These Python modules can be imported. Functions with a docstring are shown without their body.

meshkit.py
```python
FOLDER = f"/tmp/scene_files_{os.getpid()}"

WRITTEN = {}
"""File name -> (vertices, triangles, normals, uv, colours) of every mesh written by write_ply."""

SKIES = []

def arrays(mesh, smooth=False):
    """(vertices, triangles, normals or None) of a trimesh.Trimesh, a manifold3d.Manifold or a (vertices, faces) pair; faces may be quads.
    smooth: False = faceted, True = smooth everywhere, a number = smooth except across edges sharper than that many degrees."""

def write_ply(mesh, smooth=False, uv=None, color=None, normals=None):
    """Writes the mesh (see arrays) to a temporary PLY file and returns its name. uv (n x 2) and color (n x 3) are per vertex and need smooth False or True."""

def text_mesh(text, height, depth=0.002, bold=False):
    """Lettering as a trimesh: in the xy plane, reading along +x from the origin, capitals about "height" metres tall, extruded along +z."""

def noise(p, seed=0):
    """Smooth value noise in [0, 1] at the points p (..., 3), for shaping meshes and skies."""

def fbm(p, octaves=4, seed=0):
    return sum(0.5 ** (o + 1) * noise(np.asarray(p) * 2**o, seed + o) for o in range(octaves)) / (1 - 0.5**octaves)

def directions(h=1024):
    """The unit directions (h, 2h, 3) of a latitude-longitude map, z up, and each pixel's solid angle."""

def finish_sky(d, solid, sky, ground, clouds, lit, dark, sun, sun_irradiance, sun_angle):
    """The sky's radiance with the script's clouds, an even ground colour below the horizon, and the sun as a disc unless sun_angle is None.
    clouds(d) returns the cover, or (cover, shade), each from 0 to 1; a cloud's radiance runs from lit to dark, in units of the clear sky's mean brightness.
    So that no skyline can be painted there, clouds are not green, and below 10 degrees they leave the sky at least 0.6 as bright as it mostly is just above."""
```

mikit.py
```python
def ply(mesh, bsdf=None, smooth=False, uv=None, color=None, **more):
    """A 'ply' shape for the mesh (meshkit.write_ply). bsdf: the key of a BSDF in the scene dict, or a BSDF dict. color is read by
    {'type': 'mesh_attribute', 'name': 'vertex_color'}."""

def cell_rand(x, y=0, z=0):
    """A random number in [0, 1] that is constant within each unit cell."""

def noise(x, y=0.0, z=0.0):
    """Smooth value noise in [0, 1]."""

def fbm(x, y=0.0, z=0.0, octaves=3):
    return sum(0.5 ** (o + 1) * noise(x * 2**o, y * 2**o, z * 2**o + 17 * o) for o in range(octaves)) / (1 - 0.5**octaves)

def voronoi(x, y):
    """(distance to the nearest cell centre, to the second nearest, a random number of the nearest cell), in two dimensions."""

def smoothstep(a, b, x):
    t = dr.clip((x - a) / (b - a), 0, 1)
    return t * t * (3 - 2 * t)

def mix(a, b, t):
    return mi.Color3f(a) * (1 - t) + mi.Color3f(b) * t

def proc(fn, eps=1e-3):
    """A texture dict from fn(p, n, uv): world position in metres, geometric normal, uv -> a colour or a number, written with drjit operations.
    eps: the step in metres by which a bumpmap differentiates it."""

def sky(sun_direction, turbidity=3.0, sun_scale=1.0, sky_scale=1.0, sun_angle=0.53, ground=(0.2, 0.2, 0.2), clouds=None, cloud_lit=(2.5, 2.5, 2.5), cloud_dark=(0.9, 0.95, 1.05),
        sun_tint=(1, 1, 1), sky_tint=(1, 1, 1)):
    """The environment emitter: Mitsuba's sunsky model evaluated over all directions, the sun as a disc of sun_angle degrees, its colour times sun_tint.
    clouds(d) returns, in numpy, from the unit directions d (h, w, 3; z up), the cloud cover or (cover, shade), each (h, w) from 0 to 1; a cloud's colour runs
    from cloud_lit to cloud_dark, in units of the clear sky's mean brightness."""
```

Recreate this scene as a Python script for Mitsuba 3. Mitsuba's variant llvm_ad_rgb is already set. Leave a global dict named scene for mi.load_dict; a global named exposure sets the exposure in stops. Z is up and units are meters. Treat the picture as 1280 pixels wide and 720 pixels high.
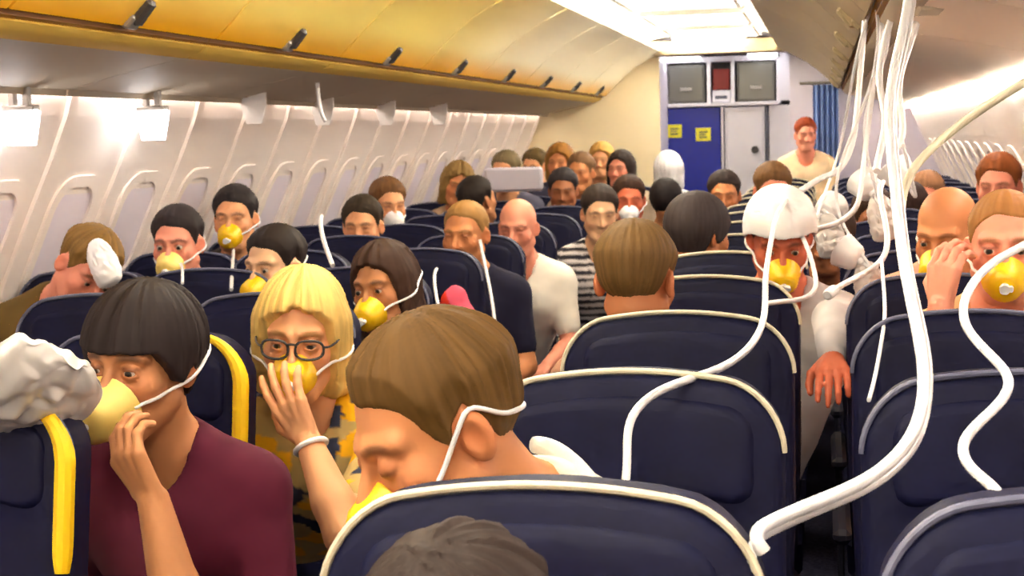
import math, random
import numpy as np, trimesh, mitsuba as mi, drjit as dr, mikit, meshkit
from shapely.geometry import Polygon
T = mi.ScalarTransform4f
random.seed(7)
RNG = np.random.default_rng(7)
scene, labels = {}, {}
exposure = 0.8

# ------------------------------------------------------------------ camera (standing passenger, looking aft)
FPX = 2000.0                                  # focal length in pixels of the 1280-wide frame
CAM = np.array([0.0, 0.0, 1.5])
PHI, PSI, ROLL = math.atan(200 / FPX), math.atan(390 / FPX * math.cos(math.atan(200 / FPX))), math.radians(1.5)
def _roty(v, a):
    return np.array([v[0] * math.cos(a) + v[2] * math.sin(a), v[1], v[2] * math.cos(a) - v[0] * math.sin(a)])
FWD = np.array([-math.sin(PSI) * math.cos(PHI), math.cos(PSI) * math.cos(PHI), -math.sin(PHI)])
RIGHT = np.cross(FWD, [0, 0, 1.0]); RIGHT /= np.linalg.norm(RIGHT)
UP = np.cross(RIGHT, FWD)
FWD, RIGHT, UP = (_roty(v, ROLL) for v in (FWD, RIGHT, UP))
scene['camera'] = {'type': 'thinlens', 'aperture_radius': 0.0022, 'focus_distance': 2.5, 'fov': math.degrees(2 * math.atan(640 / FPX)), 'fov_axis': 'x', 'near_clip': 0.05, 'far_clip': 100.0,
                   'to_world': T().look_at(origin=CAM.tolist(), target=(CAM + FWD).tolist(), up=UP.tolist())}
def P(px, py, Y):
    """The point of the cabin at distance Y down the aisle that is seen at this pixel."""
    d = FPX * FWD + (px - 640) * RIGHT - (py - 360) * UP
    return CAM + d * (Y / d[1])

def lin(r, g=None, b=None):
    c = np.array(r if g is None else (r, g, b), float) / 255.0
    return np.where(c <= 0.04045, c / 12.92, ((c + 0.055) / 1.055) ** 2.4)
def L(*c): return lin(*c).tolist()

# ------------------------------------------------------------------ light levels (emitters stand in their builders below)
CEILING_GLOW = (30.0, 27.0, 22.0)
ADDED_PANEL_GLOW = (5.0, 4.6, 3.8)
SIDEWALL_GLOW = (6.4, 5.6, 4.9)
GALLEY_GLOW = (10.0, 10.0, 10.0)
READING_GLOW = (8.0, 8.0, 8.2)

# ------------------------------------------------------------------ materials
def rgb(c): return {'type': 'rgb', 'value': [float(x) for x in c]}
def principled(color, rough=0.5, spec=0.5, **k):
    return {'type': 'twosided', 'bsdf': {'type': 'principled', 'base_color': color if isinstance(color, dict) else rgb(color), 'roughness': rough, 'specular': spec, **k}}
VC = {'type': 'mesh_attribute', 'name': 'vertex_color'}
M = {}
def mat(name, d): scene['m_' + name] = d; M[name] = 'm_' + name
mat('skin', principled(VC, 0.5, 0.35))
mat('hair', principled(VC, 0.6, 0.12))
mat('cloth', principled(VC, 0.9, 0.15, sheen=0.3))
def leather(p, n, uv):
    g = mikit.fbm(p.x * 14, p.y * 14, p.z * 14, 3)
    f = mikit.noise(p.x * 160, p.y * 160, p.z * 160)
    return mikit.mix(L(7, 9, 28), L(14, 17, 50), 0.75 * g + 0.25 * f)
mat('navy_leather', principled(mikit.proc(leather), 0.55, 0.12))
mat('navy_dark', principled(L(16, 17, 34), 0.6, 0.3))
mat('rim_highlight', principled(L(206, 196, 170), 0.5, 0.4))  # pale highlight along the seat tops, painted as a line of its own
mat('rim_highlight_grey', principled(L(84, 88, 112), 0.45, 0.5))  # softer bluish highlight on the other seats, put into the colour
mat('yellow_trim', principled(L(246, 196, 8), 0.5, 0.4))
mat('mask_yellow', principled(L(250, 196, 20), 0.35, 0.5))
mat('mask_pale', principled(L(250, 216, 116), 0.4, 0.5))
mat('white_plastic', principled(L(238, 236, 236), 0.4, 0.5))
mat('tube', principled(L(232, 230, 232), 0.25, 0.6, clearcoat=0.6))
mat('bag_film', principled(L(206, 200, 196), 0.28, 0.6, clearcoat=0.5))
mat('grey_metal', principled(L(150, 148, 146), 0.35, 0.5, metallic=0.6))
mat('beige_plastic', principled(L(150, 134, 104), 0.5, 0.3))
mat('dark_plastic', principled(L(42, 40, 44), 0.45, 0.4))
def bin_color(p, n, uv):  # deeper yellow low on the door, paler above and farther aft
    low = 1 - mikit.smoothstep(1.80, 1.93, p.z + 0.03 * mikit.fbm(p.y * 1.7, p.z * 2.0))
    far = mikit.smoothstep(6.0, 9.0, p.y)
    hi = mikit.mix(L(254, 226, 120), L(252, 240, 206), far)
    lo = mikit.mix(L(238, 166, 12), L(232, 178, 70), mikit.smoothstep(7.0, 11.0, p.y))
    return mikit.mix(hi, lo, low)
mat('bin_yellow', principled(mikit.proc(bin_color), 0.4, 0.4))
mat('bin_beige', principled(L(146, 128, 100), 0.5, 0.3))
mat('lip_brown', principled(L(120, 78, 26), 0.5, 0.3))
mat('lip_ochre', principled(L(214, 178, 84), 0.5, 0.3))
mat('underside', principled(L(176, 162, 142), 0.6, 0.3))  # panels below the left bins: their shade put into a greyer tone
mat('underside_lit', principled(L(252, 236, 216), 0.6, 0.3))  # the same panels on the right, their stronger light put into the colour
mat('sidewall', principled(L(246, 234, 228), 0.55, 0.3))
mat('sidewall_cool', principled(L(228, 220, 226), 0.55, 0.3))
mat('shade', principled(L(232, 222, 234), 0.6, 0.3))
mat('ceiling', principled(L(246, 240, 228), 0.6, 0.2))
mat('partition', principled(L(250, 232, 192), 0.5, 0.3))
mat('partition_lilac', principled(L(214, 208, 222), 0.5, 0.3))
def carpet(p, n, uv):
    return mikit.mix(L(26, 28, 48), L(44, 44, 64), mikit.noise(p.x * 120, p.y * 120))
mat('carpet', principled(mikit.proc(carpet), 0.95, 0.1))
mat('galley_white', principled(L(226, 224, 232), 0.35, 0.5))
mat('galley_steel', principled(L(92, 92, 88), 0.3, 0.5, metallic=0.35))
mat('galley_grey', principled(L(74, 78, 96), 0.4, 0.4))
mat('galley_blue', principled(L(18, 32, 140), 0.4, 0.4))
mat('notice_yellow', principled(L(236, 226, 60), 0.5, 0.3))
mat('red_brown', principled(L(120, 44, 40), 0.5, 0.3))
mat('curtain_blue', principled(L(120, 146, 196), 0.8, 0.2))
mat('lens', {'type': 'thindielectric', 'int_ior': 1.5})
def emit(c): return {'type': 'area', 'radiance': rgb(c)}

# ------------------------------------------------------------------ scene entries
def add(key, mesh, m, smooth=False, color=None, **more):
    assert key not in scene, key
    if isinstance(mesh, dict):
        scene[key] = {**mesh, **more}
    else:
        scene[key] = mikit.ply(mesh, M[m] if m else None, smooth=smooth, color=color, **more)
    return key
_used = {}
def name(kind):
    n = _used.get(kind, 0); _used[kind] = n + 1
    return kind if n == 0 else f'{kind}_{n:03d}'
def tag(key, label=None, category=None, group=None, kind=None):
    labels[key] = {k: v for k, v in (('label', label), ('category', category), ('group', group), ('kind', kind)) if v}
def box(x0, x1, y0, y1, z0, z1, bevel=0.0):
    if bevel <= 0:
        b = trimesh.creation.box((x1 - x0, y1 - y0, z1 - z0)); b.apply_translation(((x0 + x1) / 2, (y0 + y1) / 2, (z0 + z1) / 2)); return b
    c, pts = bevel, []
    for sx in (0, 1):
        for sy in (0, 1):
            for sz in (0, 1):
                p = np.array([x1 if sx else x0, y1 if sy else y0, z1 if sz else z0]); s = np.array([1 - 2 * sx, 1 - 2 * sy, 1 - 2 * sz])
                for a in range(3):
                    e = np.array([c, c, c]) * s; e[a] = 0; pts.append(p + e)
    return trimesh.Trimesh(np.array(pts)).convex_hull if False else trimesh.convex.convex_hull(np.array(pts))
def tube(points, radius, sides=10, closed=False, flat=None):
    """Swept tube along a polyline with capped ends; radius may vary; flat = (normal, ratio) makes a ribbon."""
    p = np.asarray(points, float); n = len(p)
    t = (np.roll(p, -1, 0) - np.roll(p, 1, 0)) if closed else np.gradient(p, axis=0)
    t /= np.linalg.norm(t, axis=1, keepdims=True) + 1e-12
    a = np.cross(t[0], [0, 0, 1.0] if abs(t[0][2]) < 0.9 else [1.0, 0, 0]); a /= np.linalg.norm(a)
    A = []
    for k in range(n):
        a = a - t[k] * (a @ t[k]); a /= np.linalg.norm(a); A.append(a.copy())
    A = np.array(A); B = np.cross(t, A); r = np.broadcast_to(radius, (n,))
    ang = np.arange(sides) * 2 * np.pi / sides
    v = p[:, None] + r[:, None, None] * (np.cos(ang)[None, :, None] * A[:, None] + np.sin(ang)[None, :, None] * B[:, None])
    m = n if closed else n - 1
    i, j = np.meshgrid(np.arange(m), np.arange(sides), indexing='ij'); i2 = (i + 1) % n; j2 = (j + 1) % sides
    q = np.stack([i * sides + j, i2 * sides + j, i2 * sides + j2, i * sides + j2], -1).reshape(-1, 4)
    f = np.vstack([q[:, [0, 2, 1]], q[:, [0, 3, 2]]]); v = v.reshape(-1, 3)
    if not closed:
        v = np.vstack([v, p[0], p[-1]]); k = np.arange(sides); k2 = (k + 1) % sides; o = (n - 1) * sides
        f = np.vstack([f, np.stack([k, k2, np.full(sides, n * sides)], 1), np.stack([o + k2, o + k, np.full(sides, n * sides + 1)], 1)])
    return trimesh.Trimesh(v, f[:, ::-1], process=False)
def spline(points, n=40):
    from scipy.interpolate import CubicSpline
    p = np.asarray(points, float); d = np.r_[0, np.cumsum(np.linalg.norm(np.diff(p, axis=0), axis=1) ** 0.5)]
    return CubicSpline(d, p)(np.linspace(0, d[-1], n))
def prism(xz, y0, y1):
    """A polygon of (x, z) points extruded along y."""
    m = trimesh.creation.extrude_polygon(Polygon(xz), y1 - y0, engine='earcut')
    v = m.vertices.copy(); m.vertices = np.stack([v[:, 0], y1 - v[:, 2], v[:, 1]], 1)
    m.fix_normals(); return m
def strip_mesh(xz, y0, y1, thick=0.012, ny=1):
    """A bent sheet of some thickness: the open polyline of (x, z), swept along y."""
    p = np.asarray(xz, float); t = np.gradient(p, axis=0); t /= np.linalg.norm(t, axis=1, keepdims=True)
    nrm = np.stack([-t[:, 1], t[:, 0]], 1)
    return prism(np.vstack([p, (p + nrm * thick)[::-1]]), y0, y1)
def cat(*ms): return trimesh.util.concatenate([m for m in ms])
def frame(R, o):
    m = np.eye(4); m[:3, :3] = R; m[:3, 3] = o; return m
def moved(mesh, R=np.eye(3), o=(0, 0, 0)):
    m = mesh.copy(); m.apply_transform(frame(R, o)); return m
def rot(yaw=0, pitch=0, roll=0):
    a, b, c = (math.radians(v) for v in (yaw, pitch, roll))
    Rz = np.array([[math.cos(a), -math.sin(a), 0], [math.sin(a), math.cos(a), 0], [0, 0, 1]])
    Rx = np.array([[1, 0, 0], [0, math.cos(b), -math.sin(b)], [0, math.sin(b), math.cos(b)]])
    Ry = np.array([[math.cos(c), 0, math.sin(c)], [0, 1, 0], [-math.sin(c), 0, math.cos(c)]])
    return Rz @ Rx @ Ry

# ------------------------------------------------------------------ signed distance modelling
def dot(a, b): return np.einsum('ij,ij->i', a, b)
def simp(m, tol):
    import manifold3d
    o = manifold3d.Manifold(manifold3d.Mesh(np.asarray(m.vertices, np.float32), np.asarray(m.faces, np.uint32)))
    if o.status() != manifold3d.Error.NoError or o.is_empty(): return m
    r = o.simplify(tol).to_mesh(); return trimesh.Trimesh(r.vert_properties[:, :3], r.tri_verts, process=False)
def smin(a, b, k):
    h = np.clip(0.5 + 0.5 * (b - a) / k, 0, 1); return b + (a - b) * h - k * h * (1 - h)
def smax(a, b, k): return -smin(-a, -b, k)
def ell(p, c, r):
    r = np.asarray(r, np.float32); q = (p - np.asarray(c, np.float32)) / r
    k0 = np.sqrt(dot(q, q)) + 1e-6; q = q / r; k1 = np.sqrt(dot(q, q)) + 1e-6
    return k0 * (k0 - 1) / k1
def sph(p, c, r):
    q = p - np.asarray(c, np.float32); return np.sqrt(dot(q, q)) - r
def cap(p, a, b, ra, rb=None):
    a = np.asarray(a, np.float32); b = np.asarray(b, np.float32); rb = ra if rb is None else rb
    ba = b - a; pa = p - a; h = np.clip(pa @ ba / (ba @ ba + 1e-9), 0, 1).astype(np.float32)
    L2 = float(ba @ ba)
    d2 = dot(pa, pa) - h * (2 * (pa @ ba)) + h * h * L2
    return np.sqrt(np.maximum(d2, 1e-12)) - (ra + (rb - ra) * h)
def rbox2(x, y, bx, by, r):
    qx = np.abs(x) - bx + r; qy = np.abs(y) - by + r
    return np.minimum(np.maximum(qx, qy), 0) + np.hypot(np.maximum(qx, 0), np.maximum(qy, 0)) - r
OFF = np.array([[i, j, k] for i in (0, 1) for j in (0, 1) for k in (0, 1)])
EDGES = [(a, b) for a in range(8) for b in range(a + 1, 8) if np.abs(OFF[a] - OFF[b]).sum() == 1]
def surf_net(fn, lo, hi, h, s=6):
    """The zero surface of fn as a mesh (surface nets on a grid of step h, evaluated only near the surface)."""
    lo = np.asarray(lo, float)
    s = max(3, min(s, int(round(0.034 / h))))
    n = np.ceil((np.asarray(hi) - lo) / (h * s)).astype(int)
    bi = np.stack(np.meshgrid(*[np.arange(k) for k in n], indexing='ij'), -1).reshape(-1, 3)
    d = fn((lo + (bi + 0.5) * s * h).astype(np.float32))
    act = np.abs(d) < s * h * 0.87 * 1.45 + h
    V = np.where(d > 0, np.float32(1), np.float32(-1)).reshape(n)
    up = lambda a: a.repeat(s, 0).repeat(s, 1).repeat(s, 2)
    V = np.ascontiguousarray(up(V)); mask = up(act.reshape(n))
    idx = np.argwhere(mask)
    vals = np.concatenate([fn((lo + c * h).astype(np.float32)) for c in np.array_split(idx, max(1, len(idx) // 400000))])
    V[mask] = vals
    V[[0, -1]] = 1; V[:, [0, -1]] = 1; V[:, :, [0, -1]] = 1
    ins = V < 0; N = np.array(V.shape) - 1
    cs = [ins[o[0]:o[0] + N[0], o[1]:o[1] + N[1], o[2]:o[2] + N[2]] for o in OFF]
    mix = np.logical_or.reduce(cs) & ~np.logical_and.reduce(cs)
    ci = np.argwhere(mix); ids = np.full(N, -1, np.int64); ids[mix] = np.arange(len(ci))
    cv = [V[tuple((ci + o).T)] for o in OFF]
    pos = np.zeros((len(ci), 3)); cnt = np.zeros(len(ci))
    for a, b in EDGES:
        m = (cv[a] < 0) != (cv[b] < 0); t = np.where(m, cv[a] / np.where(m, cv[a] - cv[b], 1), 0)
        pos += m[:, None] * (OFF[a] + t[:, None] * (OFF[b] - OFF[a])); cnt += m
    v = lo + h * (ci + pos / cnt[:, None]); quads = []
    for ax in range(3):
        o1, o2 = [(1, 2), (2, 0), (0, 1)][ax]
        sl0 = [slice(None)] * 3; sl1 = [slice(None)] * 3; sl0[ax] = slice(0, -1); sl1[ax] = slice(1, None)
        e = np.argwhere(ins[tuple(sl0)] != ins[tuple(sl1)])
        e = e[(e[:, o1] > 0) & (e[:, o2] > 0) & (e[:, o1] < N[o1]) & (e[:, o2] < N[o2])]
        flip = ins[tuple(e.T)]; d1 = np.eye(3, dtype=int)[o1]; d2 = np.eye(3, dtype=int)[o2]
        q = np.stack([ids[tuple((e - d1 - d2).T)], ids[tuple((e - d2).T)], ids[tuple(e.T)], ids[tuple((e - d1).T)]], 1)
        quads.append(np.where(flip[:, None], q, q[:, ::-1]))
    q = np.vstack(quads)
    return trimesh.Trimesh(v, np.vstack([q[:, [0, 1, 2]], q[:, [0, 2, 3]]]), process=False)

# ================================================================== THE CABIN
XC, Y0, Y1 = -0.80, -1.60, 12.85                # cabin centre line, forward and aft limit
WALL_UZ = [(1.75, 0.0), (1.79, 0.35), (1.80, 0.6), (1.785, 0.8), (1.76, 0.95), (1.715, 1.08), (1.66, 1.2), (1.60, 1.33), (1.54, 1.45), (1.475, 1.60), (1.445, 1.70), (1.42, 1.80)]
def X(u, side): return XC + u * side
def side_pts(uz, side): return [(X(u, side), z) for u, z in uz]
add('floor', box(X(-1.85, 1), X(1.85, 1), Y0, 14.3, -0.05, 0.0), 'carpet'); tag('floor', 'dark blue carpeted cabin floor', kind='structure')
# ceiling: a shallow vault between the bins, of panels
CEIL = [(-0.64, 2.185), (-0.5, 2.225), (-0.3, 2.255), (-0.15, 2.265), (0, 2.27), (0.15, 2.265), (0.3, 2.255), (0.5, 2.225), (0.64, 2.185)]
add('ceiling', strip_mesh([(X(u, 1), z + 0.02) for u, z in CEIL], Y0, 13.6, 0.02), 'ceiling'); tag('ceiling', 'cream vaulted cabin ceiling', kind='structure')
PITCH_BIN = 1.2
BIN_Y = [Y0 + PITCH_BIN * k for k in range(13)]
for k in range(2, 12):
    add(f'ceiling__panel' + (f'_{k-2:03d}' if k > 2 else ''), strip_mesh([(X(u, 1), z) for u, z in CEIL], BIN_Y[k] + 0.004, BIN_Y[k + 1] - 0.004, 0.012), 'ceiling')
add('wall_front', box(X(-1.85, 1), X(1.85, 1), Y0 - 0.05, Y0, 0, 2.3), 'partition'); tag('wall_front', 'cabin wall behind the camera', kind='structure')
WN = 0.508
for side, nm in ((-1, 'left'), (1, 'right')):
    w = f'wall_{nm}'
    add(w, strip_mesh([(X(u + 0.02, side), z) for u, z in WALL_UZ][::side], Y0, 13.6, 0.02), 'sidewall_cool')
    tag(w, f'curved pale plastic side wall of the cabin on the {nm}', kind='structure')
    pts = side_pts([(u, z) for u, z in WALL_UZ if z < 1.72], side)[::side]
    k, y = 0, 0.5
    # each panel: a flat field and a raised rib along its forward edge
    rib = side_pts([(u - 0.012, z) for u, z in WALL_UZ if 0.3 < z < 1.72], side)[::side]
    while y + WN < Y1:
        add(f'{w}__panel' + (f'_{k:03d}' if k else ''), strip_mesh(pts, y + 0.003, y + WN - 0.003, 0.012), 'sidewall')
        if side < 0: add(f'{w}__rib' + (f'_{k:03d}' if k else ''), strip_mesh(rib, y + WN - 0.032, y + WN + 0.02, 0.014), 'sidewall')
        k += 1; y += WN
# windows with drawn shades, one per wall panel
def window_meshes():
    def rr(w, h, r): return Polygon(np.array([(sx * (w / 2 - r) + r * math.cos(a), sz * (h / 2 - r) + r * math.sin(a)) for sx, sz, a0 in ((1, 1, 0), (-1, 1, 90), (-1, -1, 180), (1, -1, 270)) for a in np.radians(np.linspace(a0, a0 + 90, 8))]))
    ring = trimesh.creation.extrude_polygon(rr(0.33, 0.46, 0.11).difference(rr(0.25, 0.38, 0.085)), 0.02, engine='earcut')
    inner = trimesh.creation.extrude_polygon(rr(0.255, 0.385, 0.085), 0.006, engine='earcut')
    grip = trimesh.creation.extrude_polygon(rr(0.09, 0.018, 0.008), 0.012, engine='earcut'); grip.apply_translation((0, -0.15, 0.004))
    return ring, inner, grip
_ring, _shade, _grip = window_meshes()
PLY_WIN = [mikit.ply(_ring, M['sidewall'], smooth=40), mikit.ply(_shade, M['shade']), mikit.ply(_grip, M['white_plastic'])]
wn = 0
for side in (-1, 1):
    du, dz = (1.60 - 1.715), 0.25; t = np.array([du * side, 0, dz]); t /= np.linalg.norm(t)
    ex = np.array([0, 1.0, 0]) * -side; ez = np.cross(ex, t)      # local x along the aisle, y up the wall, z into the cabin
    R = np.stack([ex, t, ez], 1)
    for k in range(24):
        y = 0.5 + WN * (k + 0.5)
        if (side < 0 and y < 3.2) or (side > 0 and y < 5.0) or y > 12.4: continue
        wn += 1
        o = np.array([X(1.655 - 0.004, side), y, 1.205])
        for part, d, dd in (('frame', PLY_WIN[0], -0.004), ('shade', PLY_WIN[1], 0.001), ('grip', PLY_WIN[2], 0.003)):
            add(f'window_{wn}__{part}', d, None, to_world=T(frame(R, o + ez * dd)))
        tag(f'window_{wn}', 'cabin window with its pale shade drawn down', kind='structure')

# overhead bins: one thing each
DOOR = [(0.46, 2.145), (0.54, 2.107), (0.60, 2.075), (0.68, 2.03), (0.76, 1.97), (0.83, 1.905), (0.89, 1.845), (0.925, 1.812)]
def bin_meshes(side, length):
    y0, y1 = 0.004, length - 0.004
    s = lambda uz: side_pts(uz, side)
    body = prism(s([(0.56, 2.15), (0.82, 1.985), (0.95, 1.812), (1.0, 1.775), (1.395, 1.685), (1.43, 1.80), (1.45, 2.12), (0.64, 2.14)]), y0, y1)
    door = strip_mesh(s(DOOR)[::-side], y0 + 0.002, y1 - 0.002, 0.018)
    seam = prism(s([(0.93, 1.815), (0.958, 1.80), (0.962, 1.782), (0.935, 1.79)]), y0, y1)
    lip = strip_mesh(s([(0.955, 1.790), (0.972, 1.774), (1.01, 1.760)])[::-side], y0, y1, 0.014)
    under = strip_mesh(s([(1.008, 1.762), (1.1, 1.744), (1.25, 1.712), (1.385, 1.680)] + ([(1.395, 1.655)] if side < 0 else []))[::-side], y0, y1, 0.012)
    yl = length / 2 - 0.0
    n = np.array([-0.62, 0.78]) ; n = n / np.linalg.norm(n)
    lt = box(-0.035, 0.035, -0.02, 0.02, -0.038, 0.038, 0.008)
    lt.apply_transform(frame(rot(0, 0, -40 * side), (X(0.885, side), yl, 1.845)))
    cup = box(-0.02, 0.02, -0.03, 0.03, -0.02, 0.02, 0.006)
    cup.apply_transform(frame(rot(0, 0, -40 * side), (X(0.905, side), yl, 1.815)))
    return dict(body=body, door=door, seam=seam, lip=lip, bottom_panel=under, latch=lt, latch_base=cup)
BIN_ORD = ['nearest', 'second', 'third', 'fourth', 'fifth', 'sixth', 'seventh', 'eighth', 'ninth', 'farthest']
for side in (-1, 1):
    ms = bin_meshes(side, PITCH_BIN)
    mats = dict(body='underside', door='bin_yellow' if side < 0 else 'bin_beige', seam='lip_brown', lip='lip_ochre' if side < 0 else 'underside', bottom_panel='underside' if side < 0 else 'underside_lit', latch='dark_plastic' if side < 0 else 'beige_plastic', latch_base='grey_metal' if side < 0 else 'beige_plastic')
    plys = {}
    for k in range(3, 12):
        b = name('overhead_bin')
        for part, m in ms.items():
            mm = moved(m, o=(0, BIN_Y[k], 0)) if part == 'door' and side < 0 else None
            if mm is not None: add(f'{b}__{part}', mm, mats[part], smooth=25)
            else:
                if part not in plys: plys[part] = mikit.ply(m, M[mats[part]], smooth=25)
                add(f'{b}__{part}', plys[part], None, to_world=T().translate([0, BIN_Y[k], 0]))
        n = k - 3
        if side < 0:
            lab = f'{BIN_ORD[n] if n < 8 else "last"} yellow overhead bin from the near end above the left seats'
        else:
            lab = f'{BIN_ORD[n] if n < 8 else "last"} beige overhead bin from the near end above the right seats'
        tag(b, lab, 'overhead bin', 'overhead bins along the left side' if side < 0 else 'overhead bins along the right side')

# lamps: ceiling coves, sidewall strips, reading lamps
def lamp_strip(a, b, n, w, y0, y1, thick=0.01):
    """A flat lit strip from a to b in the (x, z) plane."""
    return prism([a, b, (b[0] - n[0] * thick, b[1] - n[1] * thick), (a[0] - n[0] * thick, a[1] - n[1] * thick)], y0, y1)
for side, nm in ((-1, 'left'), (1, 'right')):
    for k, (ya, yb) in enumerate(((Y0 + 0.05, 2.6), (2.7, 6.3), (6.4, 9.9), (10.0, 12.7))):
        lampkey = name('ceiling_light')
        m = prism(side_pts([(0.50, 2.160), (0.56, 2.160), (0.56, 2.172), (0.50, 2.172)], side)[::side], ya, yb)
        add(lampkey, m, 'white_plastic', emitter=emit(CEILING_GLOW))
        tag(lampkey, f'long glowing ceiling light strip above the {nm} bins, {("behind the camera", "nearest in view", "halfway down the aisle", "farthest, next to the galley")[k]}', 'ceiling light', 'ceiling light strips')
        sk = f'trim_{nm}_light' + ('' if k == 0 else f'_{k:03d}')
        m = prism(side_pts(([(1.418, 1.672), (1.436, 1.672), (1.436, 1.682), (1.418, 1.682)] if side < 0 else [(1.405, 1.636), (1.42, 1.636), (1.42, 1.664), (1.405, 1.664)]), side)[::side], ya, yb)
        add(sk, m, 'white_plastic', emitter=emit(SIDEWALL_GLOW if side < 0 else [2.2 * v for v in SIDEWALL_GLOW])); tag(sk, f'wall wash lamp in the slot between the {nm} bins and the wall', kind='structure')

for k in range(7):  # flat lit panels added along the aisle to brighten bins and far end
    key = name('ceiling_light'); y = 2.6 + 1.5 * k
    add(key + '__diffuser', box(XC - 0.30, XC + 0.30, y, y + 1.0, 2.226, 2.240, 0.003), 'white_plastic', emitter=emit(ADDED_PANEL_GLOW))
    add(key + '__frame', cat(box(XC - 0.33, XC - 0.302, y - 0.03, y + 1.03, 2.22, 2.26), box(XC + 0.302, XC + 0.33, y - 0.03, y + 1.03, 2.22, 2.26), box(XC - 0.33, XC + 0.33, y - 0.03, y - 0.002, 2.22, 2.26), box(XC - 0.33, XC + 0.33, y + 1.002, y + 1.03, 2.22, 2.26)), 'ceiling')
    tag(key, f'flat glowing panel added above the aisle, {["nearest", "second", "third", "fourth", "fifth", "sixth", "farthest"][k]} from the camera', 'ceiling light', 'added flat ceiling panels')
# aft end: partitions, header, galley
gx = lambda px, Y: P(px, 110, Y)[0]
gz = lambda py, Y, px=905: P(px, py, Y)[2]
GL, GR = gx(824, Y1), gx(987, Y1)
add('wall_back_left', box(X(-1.8, 1), GL, Y1, Y1 + 0.05, 0, 2.3), 'partition'); tag('wall_back_left', 'beige lavatory wall left of the galley', kind='structure')
add('wall_back_right', box(GR, X(1.8, 1), Y1, Y1 + 0.05, 0, 2.3), 'partition_lilac'); tag('wall_back_right', 'pale lilac lavatory wall right of the galley', kind='structure')
hdr = prism([(GL - 0.52, 2.17), (GL - 0.40, 2.115), (GL, 2.10), (GR, 2.105), (GR + 0.12, 2.12), (GR + 0.12, 2.205), (GL - 0.4, 2.205)], Y1 - 0.25, Y1 + 0.02)
add('trim_header', hdr, 'bin_beige'); tag('trim_header', 'grey beige ceiling header in front of the galley', kind='structure')
GY = 13.55
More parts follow.
